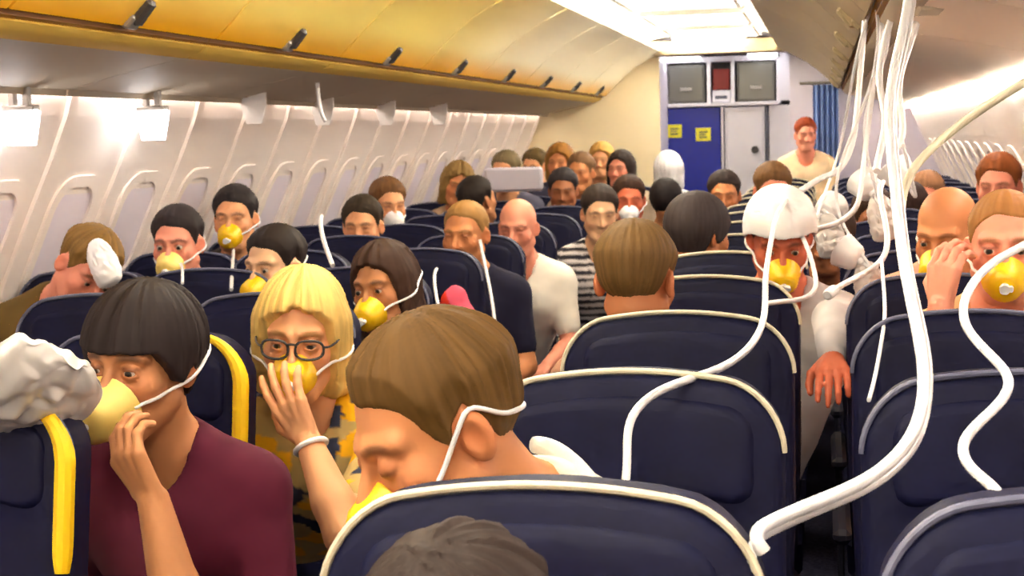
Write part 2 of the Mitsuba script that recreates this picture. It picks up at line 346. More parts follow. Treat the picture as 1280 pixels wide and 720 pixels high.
for nm, x0, x1 in (('left', GL - 0.05, GL), ('right', GR, GR + 0.05)):
    add(f'wall_galley_{nm}', box(x0, x1, Y1 + 0.05, GY + 0.6, 0, 2.3), 'partition_lilac'); tag(f'wall_galley_{nm}', f'side wall of the galley recess on the {nm}', kind='structure')
add('wall_back', box(GL, GR, GY + 0.3, GY + 0.35, 0, 2.4), 'galley_grey'); tag('wall_back', 'dark back wall of the galley', kind='structure')
g = 'galley_unit'
a0, a1 = gx(829, GY), gx(973, GY)
zs = gz(131, GY)
add(g + '__counter', box(a0, a1, GY - 0.06, GY + 0.28, zs - 0.012, zs + 0.02, 0.004), 'galley_white')
fr = []
for px in (829, 886, 916, 973):
    fr.append(box(gx(px, GY) - 0.016, gx(px, GY) + 0.016, GY - 0.01, GY + 0.28, zs, gz(74, GY)))
fr.append(box(a0, a1, GY - 0.01, GY + 0.28, gz(77, GY), gz(73, GY) + 0.02))
add(g + '__frame', cat(*fr), 'galley_white')
def container(x0, x1, z0, z1):
    k = name('galley_container')
    add(k + '__body', box(x0, x1, GY + 0.02, GY + 0.27, z0, z1, 0.008), 'galley_steel')
    add(k + '__door', box(x0 + 0.015, x1 - 0.015, GY + 0.008, GY + 0.022, z0 + 0.015, z1 - 0.015, 0.005), 'galley_steel')
    add(k + '__handle', box((x0 + x1) / 2 - 0.05, (x0 + x1) / 2 + 0.05, GY - 0.01, GY + 0.01, z0 + 0.10, z0 + 0.13, 0.004), 'grey_metal')
    return k
k = container(gx(834, GY), gx(881, GY), zs + 0.022, gz(79, GY)); tag(k, 'dark steel galley container above the blue panel', 'galley container', 'galley containers')
k = container(gx(921, GY), gx(969, GY), zs + 0.022, gz(78, GY)); tag(k, 'dark steel galley container above the white cart door', 'galley container', 'galley containers')
k = name('storage_box'); zb = gz(112, GY)
add(k, box(gx(891, GY), gx(912, GY), GY + 0.01, GY + 0.25, zb, gz(86, GY), 0.006), 'red_brown'); tag(k, 'small red brown box in the narrow slot between the galley containers', 'box')
k = name('coffee_maker')
add(k + '__body', box(gx(890, GY), gx(913, GY), GY + 0.0, GY + 0.25, zs + 0.022, zb - 0.004, 0.006), 'galley_white')
add(k + '__display', box(gx(894, GY), gx(909, GY), GY - 0.004, GY + 0.001, zs + 0.05, zb - 0.05, 0.001), 'galley_grey'); tag(k, 'small white appliance under the red brown box in the galley', 'appliance')
k = name('galley_locker')
b0, b1 = gx(829, GY), gx(900, GY)
add(k + '__board', box(b0, b1, GY - 0.02, GY + 0.02, 0.05, zs - 0.02, 0.006), 'galley_blue')
for px, py in ((843, 164), (879, 168)):
    c = P(px, py, GY - 0.03)
    kk = k + '__notice' + ('' if px == 843 else '_001')
    add(kk, box(c[0] - 0.062, c[0] + 0.062, GY - 0.026, GY - 0.0195, c[2] - 0.055, c[2] + 0.055), 'notice_yellow'); tag(kk, 'square yellow notice')
    add(kk + '__print', cat(*[box(c[0] - 0.035, c[0] + w, GY - 0.028, GY - 0.0255, c[2] + dz - 0.006, c[2] + dz + 0.006) for w, dz in ((0.035, 0.02), (0.02, -0.002), (0.03, -0.024))]), 'galley_steel')
tag(k, 'blue galley door panel with two yellow notices', 'door panel')
k = name('galley_cart')
add(k + '__body', box(gx(905, GY) + 0.002, gx(956, GY), GY - 0.02, GY + 0.27, 0.05, zs - 0.02, 0.006), 'galley_white')
add(k + '__door', box(gx(908, GY), gx(953, GY), GY - 0.032, GY - 0.019, 0.08, zs - 0.05, 0.006), 'galley_white')
c = P(944, 187, GY)
lk = trimesh.creation.cylinder(0.03, 0.02, sections=20); lk.apply_transform(frame(rot(0, 90, 0), (c[0], GY - 0.04, c[2])))
add(k + '__latch', lk, 'dark_plastic', smooth=30); tag(k + '__latch', 'round black latch'); tag(k, 'white galley cart door with a round black latch', 'cart')
for px0, px1, py, w in ((902, 905, 135, 0), (956.5, 959, 135, 0)):
    pass
add(g + '__post', box(gx(901, GY), gx(904, GY), GY - 0.03, GY + 0.05, 0.0, zs - 0.014), 'galley_white')
add(g + '__post_001', box(gx(957, GY), gx(960, GY), GY - 0.03, GY + 0.05, 0.0, zs - 0.014), 'galley_grey')
add(g + '__side_panel', box(gx(961, GY), GR, GY - 0.01, GY + 0.28, 0.0, zs - 0.014), 'galley_white')
add(g + '__side_panel_001', box(gx(975, GY), GR, GY - 0.01, GY + 0.28, zs + 0.022, 2.3), 'galley_white')
tag(g, 'white galley frame with shelf and posts at the end of the aisle', 'galley unit')
for (p0, p1, py, Yl, w, lab) in ((841, 929, 54, Y1 - 0.285, 0.033, 'wide bright lamp on the header in front of the galley'), (828, 875, 74, GY - 0.2, 0.014, 'thin bright lamp over the left galley container'), (935, 971, 69, GY - 0.2, 0.014, 'thin bright lamp over the right galley container')):
    k = name('galley_light'); q0, q1 = P(p0, py, Yl), P(p1, py, Yl)
    zc = (q0[2] + q1[2]) / 2
    add(k + '__diffuser', box(q0[0], q1[0], Yl - 0.03, Yl + 0.03, zc - w, zc + w, 0.004), 'white_plastic', emitter=emit(GALLEY_GLOW))
    add(k + '__housing', box(q0[0] - 0.01, q1[0] + 0.01, Yl - 0.028, Yl + (0.05 if py == 52 else 0.35), zc + w, zc + w + 0.02), 'galley_white')
    tag(k, lab, 'lamp', 'galley lamps')
# blue curtain at the right of the galley
k = name('curtain')
cx0, cx1 = gx(1016, 12.6), gx(1048, 12.6)
zz = np.linspace(0, 1, 60); xs = cx0 + (cx1 - cx0) * zz; ys = 12.62 + 0.025 * np.sin(zz * 30)
cur = Polygon(np.vstack([np.stack([xs, ys], 1), np.stack([xs, ys + 0.008], 1)[::-1]]))
cm = trimesh.creation.extrude_polygon(cur, 1.75, engine='earcut'); cm.apply_translation((0, 0, 0.08))
add(k + '__cloth', cm, 'curtain_blue', smooth=40)
add(k + '__rail', tube([(cx0 - 0.1, 12.62, 1.845), (cx1 + 0.1, 12.62, 1.845)], 0.012), 'grey_metal'); tag(k, 'pale blue curtain hanging at the right of the galley', 'curtain')

# service panels under the left bins: hanging flap doors and the two lit reading lamps
def hinge_at(px, py, Y, lit):
    c = P(px, py, Y)
    top = 1.672 + (2.2 - abs(c[0] - XC) - 0.8) * 0.2
    return c, top
FLAPS = [(25, 4.15, True), (190, 4.98, True), (317, 5.85, False), (403, 6.75, False), (482, 7.75, False), (548, 8.8, False)]
_ordf = ['nearest', 'second nearest', 'third', 'fourth', 'fifth', 'farthest']
for i, (px, Y, lit) in enumerate(FLAPS):
    c = P(px, 130, Y); x = c[0]; u = abs(x - XC); ztop = 1.762 - (u - 1.008) * 0.214
    if lit:
        k = name('reading_lamp')
        zt = P(px, 137, Y)[2]
        add(k + '__bracket', cat(box(x - 0.03, x - 0.012, Y - 0.012, Y + 0.012, zt, ztop + 0.004, 0.003), box(x + 0.012, x + 0.03, Y - 0.012, Y + 0.012, zt, ztop + 0.004, 0.003), box(x - 0.05, x + 0.05, Y - 0.02, Y + 0.02, zt - 0.004, zt + 0.012, 0.004)), 'grey_metal')
        w = 0.054
        d = trimesh.convex.convex_hull(np.array([(x + sx * wz, Y + sy * 0.014, z) for sx in (-1, 1) for sy in (-1, 1) for wz, z in ((w, zt - 0.005), (w * 0.95, zt - 0.025), (w * 0.66, zt - 0.10))]))
        add(k + '__diffuser', d, 'white_plastic', emitter=emit(READING_GLOW))
        tag(k, f'bright white lamp hanging below the left bins, {"nearest to the left picture edge" if i == 0 else "the farther one of the lit pair"}', 'lamp', 'lit lamps below the left bins')
    else:
        k = name('oxygen_panel_door')
        d = trimesh.convex.convex_hull(np.array([(x + sx * wz, Y + sy * 0.006, z) for sx in (-1, 1) for sy in (-1, 1) for wz, z in ((0.05, ztop + 0.003), (0.05, ztop - 0.05), (0.03, ztop - 0.12))]))
        add(k + '__flap', d, 'white_plastic')
        add(k + '__hinge', box(x - 0.07, x - 0.02, Y - 0.02, Y + 0.02, ztop - 0.02, ztop + 0.004, 0.003), 'lip_brown')
        tag(k, f'small white oxygen panel door hanging open under the left bins, {_ordf[i - 2]} of the unlit ones' if i < 5 else 'small white oxygen panel door hanging open under the left bins, farthest of all', 'panel door', 'hanging oxygen panel doors')

# ================================================================== SEATS (they face the camera)
PITCH, ROW0 = 0.775, 1.55
ROWY = [ROW0 + PITCH * k for k in range(15)]            # where the top of each row's backrest stands
COLS = {'aisle_right': -0.285, 'middle_right': 0.275, 'window_right': 0.72, 'aisle_left': -1.395, 'middle_left': -1.87, 'window_left': -2.28}
SW, ST = 0.226, 1.148                                   # half width and top of a backrest
LEAN = 0.17
def seat_top(x): return ST - 0.62 * x * x
def back_sdf(p):
    x, z = p[:, 0], p[:, 2]
    y = p[:, 1] - (z - ST) * LEAN                        # leaned back: the top is farther from the camera
    z0 = 0.42
    zc, hz = (ST + z0) / 2, (ST - z0) / 2
    zw = z + 0.62 * x * x * np.clip((z - 0.9) / 0.2, 0, 1)
    wid = SW - 0.012 * np.clip((0.75 - z) / 0.3, 0, 1)
    d2 = rbox2(x, zw - zc, wid, hz, 0.085)
    bow = 0.020 * np.clip(1 - (x / 0.17) ** 2, 0, 1) * np.clip((1.0 - z) / 0.1, 0, 1)      # dished between the side bolsters
    head = -0.012 * np.clip(1 - ((z - 1.03) / 0.09) ** 2, 0, 1) * np.clip(1 - (x / 0.2) ** 4, 0, 1)
    dy = np.abs(y - 0.045 - 0.5 * (bow + head)) - (0.045 - 0.5 * (bow + head))
    r = 0.022
    a, b = d2 + r, dy + r
    return (np.minimum(np.maximum(a, b), 0) + np.hypot(np.maximum(a, 0), np.maximum(b, 0)) - r) * 0.92
SEAT_BACK = surf_net(back_sdf, (-0.26, -0.2, 0.40), (0.26, 0.14, 1.18), 0.009)
SEAT_BACK = simp(SEAT_BACK, 0.0006)
def rim(x0, x1, zlow, off=0.0, n=60, ydepth=0.008, sx=SW):
    """Points along the top outline of a backrest from the left shoulder to the right one."""
    r = 0.085; pts = []
    zl = lambda x: seat_top(x)
    left = [(-sx, z) for z in np.linspace(zlow, seat_top(sx) - r, 8)]
    arc = [(-sx + r - r * math.cos(a), seat_top(sx - r + r * math.cos(a)) - r + r * math.sin(a)) for a in np.linspace(0.05, math.pi / 2, 10)]
    top = [(x, seat_top(x)) for x in np.linspace(-sx + r, sx - r, 16)[1:-1]]
    half = left + arc
    allp = half + top + [(-x, z) for x, z in half[::-1]]
    return [(x, (z - ST) * LEAN + ydepth, z + off) for x, z in allp if x0 <= x <= x1]
RIM = np.array(rim(-1, 1, 1.055, 0.002))
RIM_HIGHLIGHT = tube(RIM, np.r_[np.linspace(0.0015, 0.0044, 10), np.full(len(RIM) - 20, 0.0046), np.linspace(0.0044, 0.0015, 10)], 8)  # ceiling light on the leather edge, modelled as a thin tube
# headrest cover: a soft pad across the top of the front
def head_sdf(p):
    x, z = p[:, 0], p[:, 2]; y = p[:, 1] - (z - ST) * LEAN
    d2 = rbox2(x, z + 0.62 * x * x - 1.045, 0.185, 0.072, 0.04)
    dy = np.abs(y - 0.012) - 0.026
    r = 0.02; a, b = d2 + r, dy + r
    return (np.minimum(np.maximum(a, b), 0) + np.hypot(np.maximum(a, 0), np.maximum(b, 0)) - r) * 0.92
HEADREST = surf_net(head_sdf, (-0.22, -0.14, 0.92), (0.22, 0.08, 1.16), 0.009)
HEADREST = simp(HEADREST, 0.0006)
assert len(SEAT_BACK.faces) < 12000, len(SEAT_BACK.faces)
CUSHION = box(-0.222, 0.222, -0.56, -0.02, 0.33, 0.46, 0.03)
ARMREST = cat(box(-0.262, -0.222, -0.42, -0.03, 0.60, 0.635, 0.012), box(-0.25, -0.235, -0.12, -0.03, 0.42, 0.61, 0.004))
LEG = cat(box(-0.17, -0.13, -0.50, -0.46, 0.0, 0.33), box(-0.17, -0.13, -0.16, -0.12, 0.0, 0.33), box(-0.17, -0.13, -0.5, -0.12, 0.0, 0.03))
LEG2 = LEG.copy(); LEG2.apply_translation((0.30, 0, 0))
CRADLE = box(-0.2, 0.2, -0.52, -0.04, 0.29, 0.335)
# yellow edge strip, on the aisle side of the two nearest left seats
rs = np.array(rim(0.15, 1, 0.86, 0.004, ydepth=-0.012, sx=SW - 0.004))
STRIP_Y = trimesh.Trimesh(*(lambda m: (m.vertices, m.faces))(tube(rs, np.r_[np.linspace(0.008, 0.017, 8), np.full(len(rs) - 10, 0.017), 0.016, 0.012], 10)), process=False)
PLY = {k: mikit.ply(m, M[b], smooth=s) for k, (m, b, s) in dict(backrest=(SEAT_BACK, 'navy_leather', True), headrest=(HEADREST, 'navy_leather', True), rim_highlight=(RIM_HIGHLIGHT, 'rim_highlight', 30), rim_highlight_grey=(RIM_HIGHLIGHT, 'rim_highlight_grey', 30), seat_cushion=(CUSHION, 'navy_leather', False),
        armrest=(ARMREST, 'navy_dark', False), leg=(LEG, 'grey_metal', False), leg_001=(LEG2, 'grey_metal', False), seat_frame=(CRADLE, 'grey_metal', False), edge_strip=(STRIP_Y, 'yellow_trim', 30)).items()}
ROWNAME = ['nearest', 'second', 'third', 'fourth', 'fifth', 'sixth', 'seventh', 'eighth', 'ninth', 'tenth', 'eleventh', 'twelfth', 'thirteenth', 'fourteenth', 'last']
SEATKEY = {}
def seat(col, row, label=None, strip=False, width=1.0):
    k = name('aircraft_seat'); SEATKEY[col, row] = k
    tw = T().translate([COLS[col], ROWY[row], 0])
    if 'left' in col: tw = tw @ T().scale([1, 1, 0.97])
    for part in ('backrest', 'headrest', 'rim_highlight', 'seat_cushion', 'armrest', 'seat_frame', 'leg', 'leg_001') + (('edge_strip',) if strip else ()):
        add(f'{k}__{part}', PLY['rim_highlight_grey' if part == 'rim_highlight' and col != 'aisle_right' else part], None, to_world=tw)
    if strip: tag(k + '__edge_strip', 'bright yellow edge strip')
    c, s = col.split('_')
    where = {'aisle_right': 'in the column right of the aisle', 'middle_right': 'in the middle column right', 'window_right': 'along the right wall', 'aisle_left': 'in the column left of the aisle', 'middle_left': 'in the middle column left', 'window_left': 'along the left wall'}[col]
    tag(k, label or f'{ROWNAME[row - FIRST[col]]} navy aircraft seat from the camera {where}', 'aircraft seat', 'navy aircraft seats facing the camera')
FIRST = {'aisle_right': 0, 'middle_right': 0, 'window_right': 5, 'aisle_left': 1, 'middle_left': 3, 'window_left': 4}
SEATS = []
for col in COLS:
    for row in range(FIRST[col], 14): SEATS.append((col, row))
SPECIAL = {('aisle_right', 0): 'large dark navy seat back with painted highlight at the bottom centre, nearest to the camera',
           ('aisle_right', 1): 'dark navy seat back directly behind the nearest one, crossed by a white hose',
           ('aisle_right', 2): 'dark navy seat back with arched painted highlight below the bowed brown head',
           ('aisle_right', 3): 'dark navy seat back just below the man in the white cap',
           ('aisle_left', 1): 'dark navy seat with a yellow edge strip at the bottom left corner',
           ('aisle_left', 2): 'dark navy seat with a yellow edge strip behind the man in the maroon shirt',
           ('aisle_left', 5): 'narrow view of a dark navy seat with the red jacket on its side',
           ('aisle_left', 6): 'dark navy seat in front of the bald man in a white T-shirt',
           ('middle_right', 0): 'dark navy seat back at the bottom right corner, nearest on the right'}
for col, row in SEATS:
    seat(col, row, SPECIAL.get((col, row)), strip=(col == 'aisle_left' and row in (1, 2)))

# ================================================================== PEOPLE
# head frame: origin between the ears, face towards -y, z up
def skull(q, w=1.0):
    a = ell(q, (0, 0.014, 0.030), (0.075 * w, 0.097, 0.086))
    b = ell(q, (0, -0.028, -0.040), (0.061 * w, 0.066, 0.080))
    return smin(a, b, 0.035)
def head_sdf2(q, w=1.0, nose=1.0, eyes='open', jaw=1.0):
    d = skull(q, w)
    d = smin(d, cap(q, (-0.018 * jaw, -0.072, -0.103), (0.018 * jaw, -0.072, -0.103), 0.017), 0.03)                       # chin
    ax = np.stack([np.abs(q[:, 0]), q[:, 1], q[:, 2]], 1)
    d = smin(d, cap(ax, (0.057 * jaw, 0.0, -0.062), (0.026, -0.062, -0.102), 0.016), 0.03)                  # jaw line
    d = smin(d, sph(ax, (0.043 * w, -0.060, -0.030), 0.022), 0.025)                                         # cheek bones
    d = smin(d, cap(ax, (0.010, -0.088, 0.019), (0.046 * w, -0.070, 0.020), 0.010), 0.016)                      # brow
    d = smax(d, -sph(ax, (0.0325, -0.106, -0.003), 0.021), 0.014)                                           # eye sockets
    lid = sph(ax, (0.0325, -0.0795, -0.004), 0.0150)
    if eyes == 'open':
        slit = np.maximum(np.abs(q[:, 2] + 0.0035) - 0.0040 * np.clip(1 - ((ax[:, 0] - 0.0325) / 0.0145) ** 2, 0, 1), q[:, 1] + 0.085)
        lid = np.maximum(lid, -slit)
    d = smin(d, lid, 0.005)
    n = smin(cap(q, (0, -0.086, 0.010), (0, -0.110 - 0.006 * nose, -0.036), 0.007, 0.0115 * nose), sph(ax, (0.0115 * nose, -0.099, -0.040), 0.0085 * nose), 0.008)
    d = smin(d, n, 0.011)
    d = smin(d, cap(ax, (0, -0.0945, -0.0665), (0.016, -0.0865, -0.0685), 0.0062, 0.004), 0.006)              # upper lip
    d = smin(d, cap(ax, (0, -0.0925, -0.0775), (0.014, -0.0860, -0.0755), 0.0068, 0.004), 0.006)              # lower lip
    d = smax(d, -cap(ax, (0, -0.1015, -0.0722), (0.020, -0.092, -0.0722), 0.0018), 0.003)
    # ears
    ea = ax - np.array([0.079 * w, 0.012, -0.012], np.float32)
    c, s = math.cos(0.45), math.sin(0.45)
    ez = np.stack([ea[:, 0] * c - ea[:, 1] * s, ea[:, 0] * s + ea[:, 1] * c, ea[:, 2]], 1)
    e = ell(ez, (0, 0, 0), (0.009, 0.019, 0.032)); e = smax(e, -ell(ez, (0.010, -0.004, 0.003), (0.008, 0.011, 0.019)), 0.004)
    return smin(d, e, 0.006)
def hand_caps(w, d, n, curl, side=1, spread=0.006, s=1.0, thumb=0.4):
    """Capsules of one hand. w wrist, d towards the knuckles, n the side that the fingers curl to."""
    d = np.array(d, float); d /= np.linalg.norm(d); n = np.array(n, float); n -= d * (n @ d); n /= np.linalg.norm(n); e = np.cross(d, n) * side
    w = np.array(w, float); out = []
    for i in range(4):
        k = w + d * (0.088 - 0.004 * abs(i - 1.3)) * s + e * (-0.031 + 0.0205 * i) * s
        out.append((w + e * (-0.014 + 0.009 * i) * s + d * 0.012 * s, k, 0.0155 * s, 0.0118 * s))
        ln = (0.041, 0.046, 0.042, 0.033)[i] * s; a = curl * 0.55; q = k
        for seg, f in enumerate((1.0, 0.66, 0.5)):
            dirn = d * math.cos(a) + n * math.sin(a) + e * (spread * 18 * (i - 1.5) / 3)
            dirn /= np.linalg.norm(dirn); q2 = q + dirn * ln * f
            out.append((q, q2, (0.0098 - 0.0010 * seg) * s, (0.0090 - 0.0010 * seg) * s)); q = q2; a += curl * (0.62 + 0.05 * i)
    t0 = w + d * 0.022 * s - e * 0.020 * s; t1 = t0 + (d * 0.55 - e * 0.62 + n * thumb) * 0.05 * s
    t2 = t1 + (d * 0.85 - e * 0.15 + n * thumb * 1.2) * 0.034 * s; t3 = t2 + (d * 0.9 + e * 0.15 + n * thumb * 1.4) * 0.022 * s
    out += [(t0, t1, 0.0150 * s, 0.0118 * s), (t1, t2, 0.0108 * s, 0.0098 * s), (t2, t3, 0.0098 * s, 0.0082 * s)]
    return out
def strands(q, k=46.0):
    """A ridge pattern that runs from the crown down, for combed hair."""
    th = np.arctan2(q[:, 0], -(q[:, 1] - 0.03))
    r = np.hypot(q[:, 0], q[:, 1] - 0.03)
    pts = np.stack([th * k / 6.28 * 1.6, r * 14 + q[:, 2] * 9, np.zeros_like(th)], 1)
    return meshkit.noise(pts, 3) - 0.5 + 0.6 * (meshkit.noise(pts * np.array([2.3, 1.3, 1]), 5) - 0.5)
HAIRLINE = {  # height above which hair grows, along y (front to back)
    'short': ([-0.12, -0.085, -0.066, -0.052, -0.040, -0.030, -0.014, -0.008, 0.016, 0.030, 0.045, 0.07, 0.12], [0.082, 0.078, 0.066, 0.044, 0.022, 0.004, -0.014, 0.010, 0.028, -0.01, -0.05, -0.080, -0.088]),
    'buzz': ([-0.12, -0.07, -0.05, -0.025, -0.010, 0.018, 0.035, 0.06, 0.12], [0.088, 0.078, 0.055, 0.015, 0.000, 0.026, -0.03, -0.07, -0.078]),
    'mop': ([-0.14, -0.085, -0.066, -0.045, -0.02, -0.008, 0.018, 0.035, 0.06, 0.12], [0.030, 0.028, 0.028, 0.005, -0.025, -0.030, 0.0, -0.06, -0.1, -0.1]),
    'bob': ([-0.14, -0.08, -0.06, -0.045, -0.02, 0.02, 0.06, 0.14], [0.066, 0.060, 0.036, -0.04, -0.15, -0.155, -0.16, -0.16]),
    'long': ([-0.14, -0.08, -0.06, -0.045, -0.02, 0.02, 0.06, 0.14], [0.074, 0.066, 0.04, -0.03, -0.21, -0.24, -0.26, -0.26])}
THICK = {'short': 0.016, 'buzz': 0.007, 'mop': 0.021, 'bob': 0.020, 'long': 0.014}
def hair_sdf(q, style, w=1.0, amp=0.004):
    ys, zs = HAIRLINE[style]
    zl = np.interp(q[:, 1] + 0.004 * np.sin(q[:, 0] * 90), ys, zs).astype(np.float32)
    if style in ('short', 'buzz'):                                   # a rounded M over the forehead
        xn = np.abs(q[:, 0]) / 0.07
        zl = zl + np.where(q[:, 1] < -0.04, 0.010 * (xn ** 2 - 0.4) * (xn < 1.1), 0).astype(np.float32)
    th = THICK[style]
    if style in ('short', 'buzz'): th = 0.0028 + (th - 0.0028) * np.clip((q[:, 2] - zl) / 0.045, 0, 1) * np.clip(0.45 + (q[:, 2] - 0.02) / 0.06, 0.35, 1)
    d = skull(q, w) - th
    if style in ('bob', 'long'):
        zlow = -0.105 if style == 'bob' else -0.20
        ax = np.stack([np.abs(q[:, 0]), q[:, 1], q[:, 2]], 1)
        d = smin(d, cap(ax, (0.066 * w, 0.0, 0.02), (0.078 * w, -0.004, zlow), 0.032, 0.026), 0.03)
        d = smin(d, cap(ax, (0.03, 0.06, 0.0), (0.045, 0.07, zlow), 0.05, 0.035), 0.03)
        xo = q[:, 0] - 0.012
        face = ell(np.stack([xo, q[:, 1], q[:, 2]], 1), (0, -0.11, -0.035), (0.066 * w, 0.085, 0.112))
        d = smax(d, -face, 0.012)
    if style == 'short':
        clump = meshkit.noise(np.stack([q[:, 0] * 30, q[:, 1] * 22, q[:, 2] * 22], 1) + 3, 17) - 0.4
        d = d - 0.55 * amp * clump * np.clip((q[:, 2] - 0.02) / 0.05, 0, 1)
    ta = amp if style not in ('short', 'buzz') else amp * np.clip((q[:, 2] - zl) / 0.04, 0.25, 1)
    st = strands(q)
    d = d - ta * st
    return smax(d, zl - q[:, 2] + 0.6 * amp * (meshkit.noise(q * 160, 9) - 0.5) + 0.5 * amp * st, 0.006)
def inb(p, c, r):
    q = p - np.asarray(c, np.float32); return dot(q, q) < r * r
def union(p, caps, k, R=None):
    """Smooth union of capsules; far points get a safe large value."""
    d = np.full(len(p), 0.5, np.float32)
    for a, b, ra, rb in caps: d = smin(d, cap(p, a, b, ra, rb), k) if k else np.minimum(d, cap(p, a, b, ra, rb))
    return d

TROUSERS = {}
def person(label, head, yaw=0, pitch=0, roll=0, seat_at=None, skin=(214, 160, 120), hair=('short', (60, 44, 34)), shirt=(60, 60, 70), res=0.006,
           w=1.0, scale=1.0, nb=(0, 0.055, -0.175), arms=None, eyes='open', group=None, sleeve='short', mask=None, standing=False, brows=None, nose=1.0, hairamp=0.004, pattern=None, lap=True):
    """head: world position of the head centre; seat_at: (x, y) of the hips on the seat."""
    key = name('person'); H = np.array(head, float); res = float(np.clip(0.00122 * H[1], 0.0034, 0.0095)); R = rot(yaw, pitch, roll); Rt = R.T
    nb = H + np.array(nb) * scale
    sx, sy = seat_at if seat_at is not None else (H[0], H[1] + 0.1)
    hipz = 0.92 if standing else 0.56
    hip = np.array([sx, sy, hipz])
    tor = nb - hip; yawb = yaw * 0.25
    B = rot(yawb); side = B @ np.array([1.0, 0, 0])
    sh = {s: nb + side * s * 0.165 * scale * (0.92 if w < 0.97 else 1) + np.array([0, 0.0, -0.055]) for s in (-1, 1)}
    tcaps = []
    for s in (-1, 1):
        c = nb + side * s * 0.085 + np.array([0, 0.005, -0.13])
        tcaps += [(sh[s] - side * s * 0.02, c, 0.055, 0.10), (c, hip + side * s * 0.085, 0.105, 0.115), (sh[s], nb + side * s * 0.03 + np.array([0, 0.01, 0.025]), 0.05, 0.045)]
    ucaps = [c for i, c in enumerate(tcaps) if i % 3 != 1]                    # what the shirt does not hide for certain
    acaps, sleeves, hcaps = [], [], []
    A = {s: (arms or {}).get(s) or dict(elbow=sh[s] + side * s * 0.05 + np.array([0, -0.06, -0.26]), wrist=sh[s] + side * s * -0.02 + np.array([0, -0.26, -0.32])) for s in (-1, 1)}
    for s, a in A.items():
        e, wr = np.array(a['elbow']), np.array(a['wrist'])
        acaps += [(sh[s], e, 0.052, 0.042), (e, e + (wr - e) * 0.35, 0.043, 0.042), (e + (wr - e) * 0.35, wr, 0.042, 0.027)]
        fr = 0.72 if sleeve == 'short' else 1.0
        sleeves.append((sh[s], sh[s] + (e - sh[s]) * fr, 0.062, 0.054))
        if sleeve == 'long': sleeves.append((e, e + (wr - e) * 0.94, 0.052, 0.036))
        hcaps.append(hand_caps(wr, a.get('dir', wr - e), a.get('palm', (0, 0, -1)), a.get('curl', 0.5), a.get('side', s), a.get('spread', 0.006), a.get('size', 1.0), a.get('thumb', 0.4)))
    neck = [(H + R @ np.array([0, 0.022, -0.06]) * scale, nb + np.array([0, 0.0, -0.02]), 0.056 * scale * (0.88 if w < 0.97 else 1), 0.060)]
    def body(p):
        q = ((p - H.astype(np.float32)) @ R.astype(np.float32)) / scale
        m = inb(p, H, 0.21); d = np.full(len(p), 0.5, np.float32)
        d[~m] = np.maximum(np.sqrt(dot(p[~m] - H.astype(np.float32), p[~m] - H.astype(np.float32))) - 0.17, 0.02)
        if m.any(): d[m] = head_sdf2(q[m], w, nose, eyes) * scale
        t = union(p, ucaps, 0.05); t = smin(t, union(p, neck, 0), 0.04); t = smin(t, union(p, acaps, 0.012), 0.02)
        d = smin(d, t, 0.018)
        for hc in hcaps:
            c = np.mean([a for a, *_ in hc], axis=0); mm = inb(p, c, 0.16)
            if mm.any(): d[mm] = smin(d[mm], union(p[mm], hc, 0.004), 0.006)
        return d
    pts = np.array([H, nb] + [x for c in acaps for x in c[:2]] + [x for hc in hcaps for c in hc for x in c[:2]] + [H + R @ v for v in np.array([(0, -.14, 0), (0, .13, 0), (.1, 0, 0), (-.1, 0, 0), (0, 0, .13), (0, 0, -.13)])])
    lo, hi = pts.min(0) - 0.14, pts.max(0) + 0.14
    m = surf_net(body, lo, hi, res)
    V = np.asarray(m.vertices); q = ((V - H) @ R) / scale
    sk = lin(skin); col = np.tile(sk, (len(V), 1))
    def blend(c, a): 
        nonlocal col
        col = col * (1 - a[:, None]) + np.asarray(c) * a[:, None]
    inhead = (np.abs(q[:, 0]) < 0.1) & (np.abs(q[:, 1]) < 0.14) & (np.abs(q[:, 2]) < 0.13)
    g = lambda cx, cy, cz, r: np.exp(-(((np.abs(q[:, 0]) - cx) ** 2 + (q[:, 1] - cy) ** 2 + (q[:, 2] - cz) ** 2) / r ** 2)) * inhead
    blend(sk * np.array([1.05, 0.72, 0.66]), 0.5 * np.clip(g(0.045, -0.07, -0.035, 0.025) + g(0, -0.115, -0.035, 0.014) + g(0.085, 0.012, -0.012, 0.03), 0, 1))
    front = inhead & (q[:, 1] < -0.05)
    lips = np.exp(-((np.abs(q[:, 0]) / 0.023) ** 4 + ((q[:, 2] + 0.072) / 0.0105) ** 4)) * front
    blend(sk * np.array([0.85, 0.42, 0.40]), lips * (0.8 if res < 0.007 else 0.0))
    bc = lin(brows) if brows else lin(hair[1]) * 0.7 + sk * 0.1 if hair else sk * 0.4
    br = np.exp(-(((np.abs(q[:, 0]) - 0.033) / 0.021) ** 4 + ((q[:, 2] - 0.0215 + 12 * (np.abs(q[:, 0]) - 0.03) ** 2) / 0.0062) ** 4)) * front
    blend(bc, br * 0.85)
    lash = np.exp(-(((np.abs(q[:, 0]) - 0.0325) / 0.016) ** 4 + ((q[:, 2] - (0.0035 if eyes == 'open' else -0.007)) / 0.0030) ** 2)) * front
    blend(sk * 0.12, lash * 0.85)
    socket_shade = np.exp(-(((np.abs(q[:, 0]) - 0.0325) / 0.021) ** 2 + ((q[:, 2] - 0.000) / 0.016) ** 2)) * front
    blend(sk * np.array([0.50, 0.34, 0.30]), socket_shade * 0.55)                                                    # shade of the eye sockets painted into the skin
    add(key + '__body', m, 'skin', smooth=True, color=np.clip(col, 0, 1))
    tag(key, label, 'person', group)
